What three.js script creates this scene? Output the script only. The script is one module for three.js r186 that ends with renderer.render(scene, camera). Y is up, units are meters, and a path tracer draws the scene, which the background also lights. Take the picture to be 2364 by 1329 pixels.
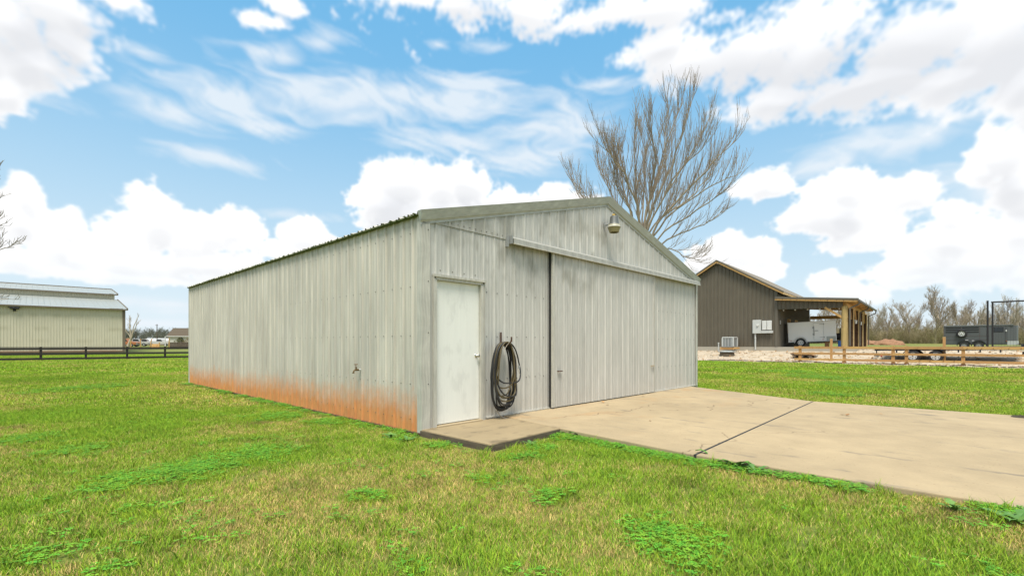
import * as THREE from 'three';
import { mergeGeometries, toCreasedNormals } from 'three/addons/utils/BufferGeometryUtils.js';
import { RoundedBoxGeometry } from 'three/addons/geometries/RoundedBoxGeometry.js';
import { ImprovedNoise } from 'three/addons/math/ImprovedNoise.js';

// ---------------------------------------------------------------- camera, sky, sun, exposure
const EYE = 1.243, FOC = 1096, CX = 1182, HOR = 794, PW = 2364, PH = 1329;   // photo pixels of the lens
const EXPOSURE = 1.5, SUN = 3.3, SUNSIZE = 44, CLOUD_TOP = 1.12, CLOUD_BASE = 0.87;
const scene = new THREE.Scene();
const camera = new THREE.PerspectiveCamera(2 * Math.atan(PH / 2 / FOC) * 180 / Math.PI, PW / PH, 0.05, 6000);
camera.position.set(0, EYE, 0);
camera.lookAt(0, EYE, -10);
camera.setViewOffset(PW, PH, 0, -(HOR - PH / 2), PW, PH);                    // level camera with a risen lens
camera.updateProjectionMatrix();
const renderer = new THREE.WebGLRenderer({ antialias: true });
renderer.setSize(1024, 575);
renderer.toneMapping = THREE.LinearToneMapping;
renderer.toneMappingExposure = EXPOSURE;
renderer.shadowMap.enabled = true;
renderer.shadowMap.type = THREE.PCFSoftShadowMap;
const sun = new THREE.DirectionalLight(new THREE.Color(1, 0.955, 0.87), SUN);
sun.position.set(-4, 84, 28);
sun.target.position.set(0, 0, -14);
sun.castShadow = true;
sun.shadow.radius = SUNSIZE;
sun.shadow.mapSize.set(4096, 4096);
Object.assign(sun.shadow.camera, { left: -60, right: 60, top: 60, bottom: -60, near: 1, far: 260 });
sun.shadow.bias = -0.0006;
scene.add(sun, sun.target);

// ---------------------------------------------------------------- small tools
const V = (x, y, z) => new THREE.Vector3(x, y, z);
const clamp = (x, a = 0, b = 1) => Math.min(b, Math.max(a, x));
const sstep = (x, a, b) => { const t = clamp((x - a) / (b - a)); return t * t * (3 - 2 * t); };
const mix = (a, b, t) => a + (b - a) * t;
function rng(seed) { let s = seed >>> 0; return () => { s = (s + 0x6D2B79F5) >>> 0; let t = Math.imul(s ^ (s >>> 15), 1 | s); t = (t + Math.imul(t ^ (t >>> 7), 61 | t)) ^ t; return ((t ^ (t >>> 14)) >>> 0) / 4294967296; }; }
const perlin = new ImprovedNoise();
const n3 = (x, y, z) => perlin.noise(x, y, z);
function fbm3(x, y, z, o = 4) { let s = 0, a = 0.5; for (let i = 0; i < o; i++) { s += a * n3(x, y, z); x *= 2.03; y *= 2.03; z = z * 2.03 + 7.1; a *= 0.5; } return s; }
const PERM = new Uint8Array(512), GX = new Float32Array(256), GY = new Float32Array(256);
{ const r = rng(1234), a = [...Array(256).keys()]; for (let i = 255; i > 0; i--) { const j = Math.floor(r() * (i + 1)); [a[i], a[j]] = [a[j], a[i]]; } for (let i = 0; i < 512; i++) PERM[i] = a[i & 255]; for (let i = 0; i < 256; i++) { const t = i / 256 * 2 * Math.PI; GX[i] = 1.25 * Math.cos(t); GY[i] = 1.25 * Math.sin(t); } }
function n2(x, y, seed) {                                                       // gradient noise in the plane, one field for each seed
  const fx = Math.floor(x), fy = Math.floor(y), u = x - fx, v = y - fy, X = fx & 255, Y = fy & 255, s = PERM[seed & 255];
  const a = PERM[X] + Y, b = PERM[X + 1] + Y, g0 = PERM[(PERM[a & 511] + s) & 511], g1 = PERM[(PERM[b & 511] + s) & 511], g2 = PERM[(PERM[(a + 1) & 511] + s) & 511], g3 = PERM[(PERM[(b + 1) & 511] + s) & 511];
  const p = u * u * u * (u * (u * 6 - 15) + 10), q = v * v * v * (v * (v * 6 - 15) + 10), k = GX[g0] * u + GY[g0] * v, l = GX[g1] * (u - 1) + GY[g1] * v, m = GX[g2] * u + GY[g2] * (v - 1), n = GX[g3] * (u - 1) + GY[g3] * (v - 1);
  const t = k + p * (l - k), w = m + p * (n - m); return t + q * (w - t);
}
function fbm(x, y, z, o = 4) { let s = 0, a = 0.5, k = (z * 17) | 0; for (let i = 0; i < o; i++) { s += a * n2(x, y, k); x *= 2.03; y *= 2.03; k += 31; a *= 0.5; } return s; }
const P = (px, py, d) => V((px - CX) / FOC * d, EYE - (py - HOR) / FOC * d, -d);
function G(px, py, f = 0) {                                                  // where a pixel's ray meets the ground of height f
  let d = 10;
  for (let i = 0; i < 12; i++) { const y = typeof f === 'function' ? f((px - CX) / FOC * d, -d) : f; d = (EYE - y) * FOC / (py - HOR); }
  return P(px, py, d);
}
const lin = (r, g, b) => new THREE.Color().setRGB(r, g, b);

// ---------------------------------------------------------------- the sky: air, cirrus and cumulus
{
  const W = 2048, H = 1024, data = new Float32Array(W * H * 4), E = 1 / EXPOSURE;
  const ae = (px, py) => { const x = (px - CX) / FOC, y = -(py - HOR) / FOC; return [Math.atan2(x, 1), Math.atan2(y, Math.hypot(x, 1))]; };
  const cum = [], wisp = [];
  const blob = (list, px, py, rx, ry, w = 1) => { const [a, e] = ae(px, py), [a2] = ae(px + rx, py), [a0] = ae(px - rx, py), [, e2] = ae(px, py - ry), [, e0] = ae(px, py + ry); list.push([a, e, (a2 - a0) / 2, (e2 - e0) / 2, w, Math.cos(e)]); };
  for (const b of [[0, 60, 190, 120], [120, 30, 180, 90], [250, 0, 95, 45], [60, 150, 130, 80], [10, 215, 55, 60], [150, 120, 95, 70], [-120, 120, 200, 130],
    [575, 45, 55, 26], [628, 62, 45, 20], [652, 14, 48, 36],
    [930, -5, 75, 30], [1040, 10, 95, 42], [1210, 20, 165, 62], [1360, 45, 170, 55], [1500, 30, 150, 60],
    [1520, 120, 85, 62], [1610, 150, 150, 80], [1760, 120, 190, 125], [1900, 110, 250, 135], [2100, 90, 300, 155], [2300, 90, 220, 170], [2000, 195, 240, 62], [2200, 185, 220, 62], [1800, 225, 150, 55], [2440, 190, 150, 80],
    [2325, 355, 95, 78], [2290, 390, 62, 44], [2380, 420, 90, 80], [1772, 428, 70, 34], [1790, 440, 55, 20],
    [1920, 500, 115, 62], [1845, 505, 66, 38], [2000, 545, 115, 48], [1960, 448, 46, 40], [2090, 452, 90, 44],
    [2200, 565, 165, 66], [2110, 615, 115, 48], [2285, 600, 120, 82], [2200, 505, 45, 36], [2350, 535, 66, 60], [2360, 630, 90, 50], [2110, 640, 95, 26],
    [1692, 580, 76, 46], [1655, 598, 52, 44], [1745, 585, 44, 38], [1700, 632, 85, 40], [1920, 668, 56, 28], [1995, 676, 42, 20],
    [930, 425, 78, 62], [1012, 436, 66, 50], [1085, 425, 60, 46], [1160, 460, 85, 36], [893, 470, 72, 58], [1000, 500, 140, 50], [1278, 450, 46, 32], [1345, 458, 48, 26],
    [700, 542, 56, 42], [640, 580, 40, 22], [765, 562, 44, 26], [690, 590, 90, 26],
    [352, 520, 84, 76], [272, 570, 74, 52], [482, 545, 66, 52], [425, 560, 80, 52], [535, 545, 62, 60], [590, 560, 32, 36], [310, 612, 150, 46], [460, 612, 150, 40],
    [50, 462, 42, 58], [14, 520, 60, 70], [140, 528, 48, 40], [100, 570, 70, 50], [40, 600, 90, 40], [170, 600, 70, 50], [-90, 500, 90, 80], [230, 640, 330, 18]]) blob(cum, ...b);
  for (const b of [[400, 262, 130, 50], [560, 240, 190, 56], [760, 228, 210, 62], [920, 225, 210, 62], [1060, 250, 190, 64], [1260, 285, 190, 76], [1050, 335, 190, 40], [1200, 362, 170, 44], [490, 365, 130, 28], [1340, 300, 110, 44], [640, 130, 60, 50],
    [2000, 330, 190, 56], [1910, 380, 130, 34], [2150, 300, 170, 44], [2300, 480, 120, 60], [760, 90, 60, 24], [1080, 190, 120, 26], [1400, 195, 70, 16], [640, 295, 120, 30], [2200, 410, 160, 30], [330, 120, 70, 24], [1115, 105, 60, 20], [1010, 105, 28, 18], [740, 95, 60, 30], [700, 500, 90, 14], [380, 700, 120, 14], [330, 745, 160, 8], [480, 720, 120, 10]]) blob(wisp, ...b, 1);
  const r = rng(11);                                                          // the same kinds of cloud go on all round
  for (let k = 0; k < 46; k++) {
    const a = 0.92 + r() * (2 * Math.PI - 1.84), e = 0.1 + Math.pow(r(), 1.3) * 1.1, s = (0.06 + 0.16 * e) * (0.7 + 0.7 * r()), az = a > Math.PI ? a - 2 * Math.PI : a, n = 4 + (r() * 5 | 0);
    for (let j = 0; j < n; j++) cum.push([az + (r() - 0.5) * s * 2.4 / Math.max(0.35, Math.cos(e)), e + (r() - 0.4) * s * 0.8, s * (0.5 + 0.6 * r()) / Math.max(0.35, Math.cos(e)), s * (0.35 + 0.35 * r()), 1, Math.cos(e)]);
  }
  for (let k = 0; k < 60; k++) { const a = 0.92 + r() * (2 * Math.PI - 1.84), e = 0.2 + r() * 1.2, az = a > Math.PI ? a - 2 * Math.PI : a; wisp.push([az, e, 0.16 / Math.max(0.3, Math.cos(e)), 0.05 + 0.03 * r(), 1, 1]); }
  for (let k = 0; k < 14; k++) { const a = -0.75 + 1.5 * r(), e = 0.72 + r() * 0.7; const s = 0.16 + 0.1 * r(); cum.push([a, e, s / Math.max(0.3, Math.cos(e)), s * 0.7, 1, 1]); }
  const H0 = H / 2, T = new Float32Array(W * H0), T0 = new Float32Array(W * H0), Wp = new Float32Array(W * H0);
  const near = (list, e, a, pad) => { let f = -9; for (let i = 0; i < list.length; i++) { const b = list[i]; let da = a - b[0]; if (da > Math.PI) da -= 2 * Math.PI; else if (da < -Math.PI) da += 2 * Math.PI; const x = da / b[2], y = (e - b[1]) / b[3]; if (x > 2.2 || x < -2.2 || y > 2.2 || y < -2.2) continue; const v = 1 - Math.sqrt(x * x + y * y * (y < 0 ? 1.25 : 1)); if (v > f) f = v; } return f; };
  for (let j = 0; j < H0; j++) {
    const e = (j + 0.5) / H * Math.PI, ce = Math.cos(e), se = Math.sin(e);
    for (let i = 0; i < W; i++) {
      const t = ((i + 0.5) / W - 0.5) * 2 * Math.PI, x = Math.cos(t) * ce, z = Math.sin(t) * ce, a = Math.atan2(x, -z);
      const wa = n3(x * 9, se * 9, z * 9), wb = n3(x * 9 + 31, se * 9, z * 9); let f = near(cum, e + 0.016 * wb, a + 0.022 * wa / Math.max(0.3, ce));
      let f0 = f; if (f > -1.1) {
        let bill = 0, am = 0.5, fr = 17; for (let o = 0; o < 5; o++) { bill += am * (0.34 - Math.abs(n3(x * fr, se * fr * 1.1, z * fr + o))); am *= 0.62; fr *= 2.1; }
        const rag = sstep(e, 0.30, 0.42); let fr2 = 0; if (rag > 0) fr2 = 0.5 * n3(x * 14, se * 14, z * 14) + 0.34 * n3(x * 31, se * 31, z * 31) + 0.26 * n3(x * 66, se * 66, z * 66) + 0.22 * n3(x * 135, se * 135, z * 135);
        f0 = f + 0.3 * n3(x * 9, se * 9, z * 9) + 0.05 * n3(x * 34, se * 34, z * 34);
        f = f + 1.5 * bill * (1 - 0.6 * rag) + 1.15 * fr2 * rag + 0.2 * n3(x * 6, se * 6, z * 6);
      }
      T[j * W + i] = f; T0[j * W + i] = f0;
      let w = near(wisp, e, a);
      if (w > -1) { const wz = fbm(a * 4, e * 9, 5.5, 3), q = fbm(a * 5 + 3 + wz, e * 26 + a * 4 + wz * 3, 2.2, 6), q2 = fbm(a * 15 + wz * 2, e * 78 + a * 13 + wz * 5, 4.2, 4); w = clamp((w * 0.85 + 0.22 + q * 1.15 + q2 * 0.7) * 0.95); w = Math.pow(w, 1.25); } else w = 0;
      Wp[j * W + i] = w;
    }
  }
  for (let j = 0; j < H; j++) for (let i = 0; i < W; i++) {
    const o = (j * W + i) * 4; let R, Gc, B;
    if (j < H0) { R = 0.42; Gc = 0.46; B = 0.36; }                              // under the horizon: never seen, the ground's own tone
    else {
      const jj = j - H0, e = (jj + 0.5) / H * Math.PI, k = jj * W + i;
      const g = sstep(e, 0.0, 0.62);
      R = mix(0.82, 0.185, Math.pow(g, 0.60)); Gc = mix(0.91, 0.50, Math.pow(g, 0.72)); B = mix(0.965, 0.83, Math.pow(g, 0.9));
      const w = Wp[k] * 0.84; R = mix(R, 0.86, w); Gc = mix(Gc, 0.925, w); B = mix(B, 0.985, w);
      const f = T[k], rg = sstep(e, 0.30, 0.42), al = sstep(f, -0.04, mix(0.24, 0.66, rg));
      if (al > 0) {
        const up = (m) => T0[Math.min(H0 - 1, jj + m) * W + i];
        const shade = clamp(0.55 * sstep(up(8), 0, 0.7) + 0.5 * sstep(up(18), 0, 0.8)) * (0.35 + 0.65 * sstep(f, 0.1, 0.6)) * mix(0.45, 1, sstep(e, 0.06, 0.28));
        const puff = clamp((T0[k] - up(4)) * 1.1, -0.12, 0.2);
        const b = mix(CLOUD_TOP, CLOUD_BASE, clamp(shade * 0.95 - puff)), cool = shade;
        const hz = sstep(e, 0.02, 0.16);
        R = mix(R, b * mix(1, 0.94, cool), al * mix(0.55, 1, hz)); Gc = mix(Gc, b * mix(1, 0.96, cool), al * mix(0.55, 1, hz)); B = mix(B, b * mix(1, 1.0, cool), al * mix(0.55, 1, hz));
      }
    }
    data[o] = R * E; data[o + 1] = Gc * E; data[o + 2] = B * E; data[o + 3] = 1;
  }
  const sky = new THREE.DataTexture(data, W, H, THREE.RGBAFormat, THREE.FloatType);
  sky.mapping = THREE.EquirectangularReflectionMapping; sky.magFilter = THREE.LinearFilter; sky.minFilter = THREE.LinearFilter; sky.needsUpdate = true;
  scene.background = sky; scene.environment = sky;
}

// ---------------------------------------------------------------- naming and building helpers
const taken = {};
function numbered(n) { if (!(n in taken)) { taken[n] = 0; return n; } taken[n]++; return n + '_' + String(taken[n]).padStart(3, '0'); }
function tag(o, label, category, group, kind) { if (label) o.userData.label = label; if (category) o.userData.category = category; if (group) o.userData.group = group; if (kind) o.userData.kind = kind; return o; }
function thing(name, label, category, pos = V(0, 0, 0), turn = 0, group) { const o = new THREE.Group(); o.name = numbered(name); o.position.copy(pos); o.rotation.y = turn; scene.add(o); return tag(o, label, category, group); }
function part(name, g, mat, parent = scene) { const m = new THREE.Mesh(g, mat); m.name = parent === scene ? numbered(name) : name; m.castShadow = m.receiveShadow = true; parent.add(m); return m; }
function copyOf(o, pos, turn, label, scale = 1) { const c = o.clone(); c.userData = { ...o.userData }; c.name = numbered(o.name.replace(/_\d{3}$/, '')); if (pos) c.position.copy(pos); if (turn !== undefined) c.rotation.y = turn; c.scale.setScalar(scale); if (label) c.userData.label = label; scene.add(c); return c; }
function setUV(g, s = 1) {                                                     // uv in metres from the face each corner lies on
  g = g.index ? g.toNonIndexed() : g;
  const p = g.attributes.position, uv = new Float32Array(p.count * 2), a = V(), b = V(), c = V(), n = V();
  for (let i = 0; i < p.count; i += 3) {
    a.fromBufferAttribute(p, i); b.fromBufferAttribute(p, i + 1); c.fromBufferAttribute(p, i + 2);
    n.copy(b).sub(a).cross(V().copy(c).sub(a)); const ax = Math.abs(n.x), ay = Math.abs(n.y), az = Math.abs(n.z);
    [a, b, c].forEach((v, k) => { const u = ay >= ax && ay >= az ? [v.x, v.z] : ax >= az ? [v.z, v.y] : [v.x, v.y]; uv[(i + k) * 2] = u[0] * s; uv[(i + k) * 2 + 1] = u[1] * s; });
  }
  g.setAttribute('uv', new THREE.BufferAttribute(uv, 2));
  return g;
}
function clean(g) { g = g.index ? g.toNonIndexed() : g; for (const k of Object.keys(g.attributes)) if (!['position', 'normal', 'uv'].includes(k)) g.deleteAttribute(k); if (!g.attributes.uv) g.setAttribute('uv', new THREE.BufferAttribute(new Float32Array(g.attributes.position.count * 2), 2)); return g; }
const merge = (list) => mergeGeometries(list.map(clean));
function box(w, h, d, x = 0, y = 0, z = 0, rx = 0, ry = 0, rz = 0) { const g = new THREE.BoxGeometry(w, h, d); if (rx || ry || rz) g.applyMatrix4(new THREE.Matrix4().makeRotationFromEuler(new THREE.Euler(rx, ry, rz))); g.translate(x, y, z); return setUV(g); }
function rbox(w, h, d, x = 0, y = 0, z = 0, r = 0.01, seg = 1) { const g = new RoundedBoxGeometry(w, h, d, seg, r); g.translate(x, y, z); return setUV(g); }
function cyl(r0, r1, h, x = 0, y = 0, z = 0, axis = 'y', seg = 14, open = false) { const g = new THREE.CylinderGeometry(r0, r1, h, seg, 1, open); if (axis === 'x') g.rotateZ(Math.PI / 2); if (axis === 'z') g.rotateX(Math.PI / 2); g.translate(x, y, z); return clean(g); }
function tube(pts, r, seg, rad = 6, closed = false) { return clean(new THREE.TubeGeometry(new THREE.CatmullRomCurve3(pts, closed), seg ?? pts.length * 3, r, rad, closed)); }
function beam(a, b, w, h) { const L = a.distanceTo(b), g = setUV(new THREE.BoxGeometry(w, h, L)); { const p = g.attributes.position, k = hash(a.x + a.z, b.x + a.y); for (let i = 0; i < p.count; i++) g.attributes.uv.setXY(i, p.getX(i) + p.getY(i) + k, p.getZ(i) + k * 3); } const m = new THREE.Matrix4().lookAt(b, a, Math.abs(b.y - a.y) > 0.98 * L ? V(1, 0, 0) : V(0, 1, 0)); m.setPosition(V().copy(a).add(b).multiplyScalar(0.5)); g.applyMatrix4(m); return g; }
function polyPrism(pts, y0, y1, bev = 0) { const s = new THREE.Shape(pts.map((p) => new THREE.Vector2(p[0], -p[1]))); const g = new THREE.ExtrudeGeometry(s, { depth: y1 - y0 - 2 * bev, bevelEnabled: bev > 0, bevelSize: bev, bevelThickness: bev, bevelOffset: -bev, bevelSegments: 2 }); g.rotateX(-Math.PI / 2); g.translate(0, y0 + bev, 0); return clean(g); }

// ---------------------------------------------------------------- textures
function dataTex(w, h, f, srgb = false) {
  const d = new Uint8Array(w * h * 4), c = [0, 0, 0], lut = new Uint8Array(4097); for (let i = 0; i < 4097; i++) { const v = i / 4096; lut[i] = Math.round(255 * (srgb ? (v <= 0.0031308 ? v * 12.92 : 1.055 * Math.pow(v, 1 / 2.4) - 0.055) : v)); }
  for (let j = 0; j < h; j++) for (let i = 0; i < w; i++) { f(i / w, j / h, c); const o = (j * w + i) * 4; for (let k = 0; k < 3; k++) d[o + k] = lut[(clamp(c[k]) * 4096) | 0]; d[o + 3] = 255; }
  const t = new THREE.DataTexture(d, w, h); t.wrapS = t.wrapT = THREE.RepeatWrapping; t.magFilter = THREE.LinearFilter; t.minFilter = THREE.LinearMipmapLinearFilter; t.generateMipmaps = true; t.anisotropy = 8; if (srgb) t.colorSpace = THREE.SRGBColorSpace; t.needsUpdate = true; return t;
}
const colTex = (w, h, f) => dataTex(w, h, f, true);
function tiled(u, v, fu, fv, seed, o = 4) {                                    // seamless noise on the unit square
  const a = u * 2 * Math.PI, b = v * 2 * Math.PI;
  let s = 0, am = 0.5, x = fu, y = fv;
  for (let i = 0; i < o; i++) { s += am * n3(Math.cos(a) * x / 6.28 + seed, Math.sin(a) * x / 6.28 + Math.cos(b) * y / 6.28, Math.sin(b) * y / 6.28 + seed * 1.7); am *= 0.55; x *= 2; y *= 2; } return s;
}
const hash = (x, y) => { const s = Math.sin(x * 127.1 + y * 311.7) * 43758.5453; return s - Math.floor(s); };
const std = (o) => new THREE.MeshStandardMaterial({ side: THREE.DoubleSide, roughness: 0.8, ...o });
const plain = (r, g, b, rough = 0.7, metal = 0) => std({ color: lin(r, g, b), roughness: rough, metalness: metal });
// ---------------------------------------------------------------- materials
const SL = 12.19, SWD = 9.14, SE = 3.0, SRISE = 1.2;                          // shed: length, width, eave, rise of the roof
const sideTex = colTex(2048, 512, (u, v, c) => {
  const t = u * SL, y = v * 3.2;
  const streak = fbm(t * 16, y * 0.5, 1.3, 4), fine = n2(t * 70, y * 3, 44), broad = fbm(t * 1.1, y * 0.7, 9.1, 3), sp = hash(Math.floor(u * 2048), Math.floor(v * 512)) - 0.5;
  let k = 0.97 + 0.40 * streak + 0.10 * fine + 0.16 * broad + 0.06 * sp;
  let R = 0.535 * k, Gc = 0.517 * k, B = 0.457 * k;
  const warm = 0.5 + 0.5 * fbm(t * 5, y * 0.4, 21, 2); R *= 1 + 0.05 * warm; B *= 1 - 0.07 * warm;
  // red clay splashed up from the ground: ragged top edge, spatter above it
  const edge = 0.63 + 0.16 * fbm(t * 1.1, 0.3, 5, 3) + 0.22 * Math.abs(fbm(t * 13, 1.7, 6, 3)) - 0.006 * t, rag = 0.16 * fbm(t * 22, y * 9, 3, 4) + 0.12 * fbm(t * 5, y * 5, 8, 3);
  let cl = clamp((edge - y + rag) / 0.46);
  cl = clamp(cl + (hash(i2(u, 2048), i2(v, 512)) < 0.12 * sstep(edge + 0.35 - y, 0, 0.4) ? 0.22 : 0)) * sstep(t, 0.0, 0.06);
  const cg = 1 + 0.3 * fbm(t * 18, y * 5, 12, 3) + 0.2 * fbm(t * 3, y * 3, 15, 3);
  R = mix(R, 0.62 * cg, cl * 0.96); Gc = mix(Gc, 0.262 * cg, cl * 0.96); B = mix(B, 0.085 * cg, cl * 0.96);
  c[0] = R; c[1] = Gc; c[2] = B;
});
function i2(u, n) { return Math.floor(u * n); }
const frontTex = colTex(2048, 1024, (u, v, c) => {
  const t = u * 9.3, y = v * 4.4;
  const streak = fbm(t * 15, y * 0.55, 31.3, 4), fine = n2(t * 60, y * 5, 144), sp = hash(i2(u, 2048) + 7, i2(v, 1024)) - 0.5;
  // weathering blooms: dark mottled oxide, most of it on the gable's low end and above the small door
  const bl = fbm(t * 2.1, y * 1.5, 41, 4) + 0.35 * fbm(t * 12, y * 3.2, 43, 3);
  const where = clamp(sstep(2.9 - t * 0.5, 0, 1.6) * sstep(y, 1.9, 2.5) + 0.45 * sstep(y, 2.9, 3.2) + 0.10);
  const oxide = sstep(bl + 0.5 * streak, -0.15, 0.4) * where;
  let k = 0.98 + 0.34 * streak + 0.10 * fine + 0.06 * sp + 0.12 * fbm(t * 0.8, y * 0.5, 47, 2);
  // soft shadow below the lamp, painted into the sheet colour
  const lamp = Math.exp(-Math.pow((t - 4.55) / 0.10, 2)) * sstep(y, 2.97, 3.5) * sstep(3.85 - y, 0, 0.1) * (0.6 + fbm(t * 40, y * 3, 50, 2));
  let R = 0.522 * k, Gc = 0.509 * k, B = 0.463 * k;
  R *= mix(1, 0.64, oxide); Gc *= mix(1, 0.635, oxide); B *= mix(1, 0.60, oxide);
  R *= 1 - 0.35 * lamp; Gc *= 1 - 0.35 * lamp; B *= 1 - 0.35 * lamp;
  // grey leaves that rubbed the sheet by the hose, clay specks near the slab
  const rub = sstep(fbm((t + y) * 9, (t - y) * 2.4, 61, 3), 0.22, 0.4) * Math.exp(-Math.pow((t - 2.2) / 0.35, 2) - Math.pow((y - 0.75) / 0.3, 2)); R *= 1 - 0.3 * rub; Gc *= 1 - 0.3 * rub; B *= 1 - 0.3 * rub;
  const sprk = hash(i2(u, 2048), i2(v, 1024) + 9) < 0.10 * sstep(0.5 - y, 0, 0.3) ? 0.4 : 0; R = mix(R, 0.5, sprk); Gc = mix(Gc, 0.33, sprk); B = mix(B, 0.2, sprk);
  c[0] = R; c[1] = Gc; c[2] = B;
});
const galvTile = colTex(512, 512, (u, v, c) => { const k = 1 + 0.35 * tiled(u, v, 30, 3, 2.2) + 0.22 * tiled(u, v, 5, 5, 6.2); c[0] = 0.49 * k; c[1] = 0.472 * k; c[2] = 0.41 * k; });
const M = {};
M.side = std({ map: sideTex, roughness: 0.58, metalness: 0.22 });
M.front = std({ map: frontTex, roughness: 0.55, metalness: 0.22 });
M.trim = std({ map: galvTile, roughness: 0.55, metalness: 0.12 });
M.rake = std({ map: colTex(512, 512, (u, v, c) => { const k = 1 + 0.35 * tiled(u, v, 6, 26, 2.2) + 0.22 * tiled(u, v, 5, 5, 6.2); c[0] = 0.425 * k; c[1] = 0.435 * k; c[2] = 0.41 * k; }), roughness: 0.55, metalness: 0.12 });
M.screw = plain(0.16, 0.15, 0.13, 0.6, 0.5);
M.moss = std({ map: colTex(256, 64, (u, v, c) => { const k = 1 + 0.9 * tiled(u, v, 40, 12, 3.3); c[0] = 0.085 * k; c[1] = 0.105 * k; c[2] = 0.035 * k; }), roughness: 1 });
M.gap = plain(0.03, 0.03, 0.028, 0.9);
M.rust = plain(0.10, 0.055, 0.035, 0.85, 0.2);
const doorTex = colTex(512, 1024, (u, v, c) => {
  const x = u * 0.86, y = v * 2.03, bl = fbm(x * 5, y * 2.6, 3.1, 5) + 0.3 * fbm(x * 30, y * 9, 4.1, 3), run = fbm(x * 22, y * 1.1, 7.7, 3);
  const m = sstep(bl, 0.0, 0.34) * (0.45 + 0.55 * Math.exp(-Math.pow((x - 0.38) / 0.24, 2))), k = 1 - 0.10 * m + 0.05 * run + 0.03 * (hash(i2(u, 512), i2(v, 1024)) - 0.5);
  c[0] = 0.76 * k; c[1] = 0.76 * k; c[2] = 0.70 * k;
  const sc = sstep(fbm(x * 40 + y * 10, y * 40, 9, 2), 0.36, 0.42) * Math.exp(-Math.pow((y - 1.3) / 0.15, 2)) * 0.5; c[0] = mix(c[0], 0.8, sc); c[1] = mix(c[1], 0.8, sc); c[2] = mix(c[2], 0.78, sc);
});
M.door = std({ map: doorTex, roughness: 0.45 });
M.chrome = plain(0.62, 0.6, 0.55, 0.25, 0.95);
M.sill = plain(0.42, 0.33, 0.2, 0.6, 0.2);
const concTex = colTex(1024, 1024, (u, v, c) => {                              // 10 m by 10 m: u along the shed's width, v away from the shed
  const x = u * 10, z = v * 10;
  const broad = fbm(x * 0.5, z * 0.5, 70, 4), mid = fbm(x * 2.6, z * 2.6, 71, 4), grit = hash(i2(u, 1024), i2(v, 1024)) - 0.5, tr = fbm(x * 1.2, z * 9, 73, 3);
  let k = 1 + 0.26 * broad + 0.2 * mid + 0.09 * grit;
  let R = 0.372 * k, Gc = 0.286 * k, B = 0.168 * k;
  const clay = sstep(fbm(x * 0.8, z * 1.6, 75, 4), 0.12, 0.42) * sstep(3.4 - z, 0, 3); R = mix(R, 0.40, clay * 0.5); Gc = mix(Gc, 0.235, clay * 0.5); B = mix(B, 0.10, clay * 0.5);
  const dark = sstep(fbm(x * 4.2, z * 0.9, 77, 5) + 0.5 * fbm(x * 9, z * 5, 78, 3) + 0.16 * Math.exp(-z * 2.2), 0.2, 0.62); R *= 1 - 0.42 * dark; Gc *= 1 - 0.38 * dark; B *= 1 - 0.28 * dark;
  const grey = sstep(fbm(x * 6, z * 0.7, 73, 4) + 0.3 * fbm(x * 3, z * 3, 79, 3), 0.16, 0.6); R = mix(R, 0.25, grey * 0.3); Gc = mix(Gc, 0.21, grey * 0.3); B = mix(B, 0.145, grey * 0.3);
  for (const [a, b, s, th] of [[3.4, 1.1, 11, 0.010], [5.6, 2.2, 12, 0.012], [2.2, 3.3, 13, 0.008], [1.2, 7.2, 14, 0.010]]) { // hairline cracks
    const w = Math.abs(z - b - 0.35 * fbm(x * 0.9, s, 81, 4) * 3 - (x - a) * 0.22) * sstep(x, a - 1.9, a - 1.5) * 1; if (x > a - 1.6 && x < a + 1.8 && w < th) { R *= 0.55; Gc *= 0.52; B *= 0.5; }
  }
  const speck = hash(i2(u, 1024) + 3, i2(v, 1024) + 5); if (speck > 0.9975) { R *= 0.6; Gc *= 0.55; B *= 0.5; }
  c[0] = R; c[1] = Gc; c[2] = B;
});
M.slabGrey = plain(0.36, 0.33, 0.27, 0.95);
M.trackGrey = std({ map: galvTile, color: lin(0.72, 0.74, 0.76), roughness: 0.55, metalness: 0.12 });
M.conc = std({ map: concTex, roughness: 0.9 });
const stepTex = colTex(512, 512, (u, v, c) => { const x = u * 2, z = v * 2; let k = 1 + 0.2 * fbm(x * 2, z * 2, 90, 4) + 0.08 * (hash(i2(u, 512), i2(v, 512)) - 0.5); const d = sstep(fbm(x * 2.6, z * 5, 91, 4), 0.1, 0.4); k *= 1 - 0.35 * d; c[0] = 0.31 * k; c[1] = 0.236 * k; c[2] = 0.132 * k; });
M.step = std({ map: stepTex, roughness: 0.92 });
const edgeTex = colTex(512, 128, (u, v, c) => { const x = u * 4, z = v; const k = 1 + 0.6 * fbm(x * 6, z * 6, 95, 4) + 0.2 * (hash(i2(u, 512), i2(v, 128)) - 0.5); c[0] = 0.105 * k; c[1] = 0.082 * k; c[2] = 0.055 * k; });
M.edge = std({ map: edgeTex, roughness: 1 });
const wood = (r, g, b, seed, amp = 0.5) => colTex(256, 512, (u, v, c) => { const k = 1 + amp * tiled(u, v, 26, 3, seed) + 0.3 * amp * tiled(u, v, 60, 8, seed + 3), knot = sstep(tiled(u, v, 5, 7, seed + 9, 2), 0.22, 0.34); c[0] = r * k * (1 - 0.4 * knot); c[1] = g * k * (1 - 0.48 * knot); c[2] = b * k * (1 - 0.5 * knot); });
M.pine = std({ map: wood(0.52, 0.31, 0.11, 1.1), roughness: 0.8 });
M.pine2 = std({ map: wood(0.58, 0.40, 0.18, 5.1), roughness: 0.8 });
M.cedar = std({ map: wood(0.45, 0.25, 0.095, 2.1), roughness: 0.85 });
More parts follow.
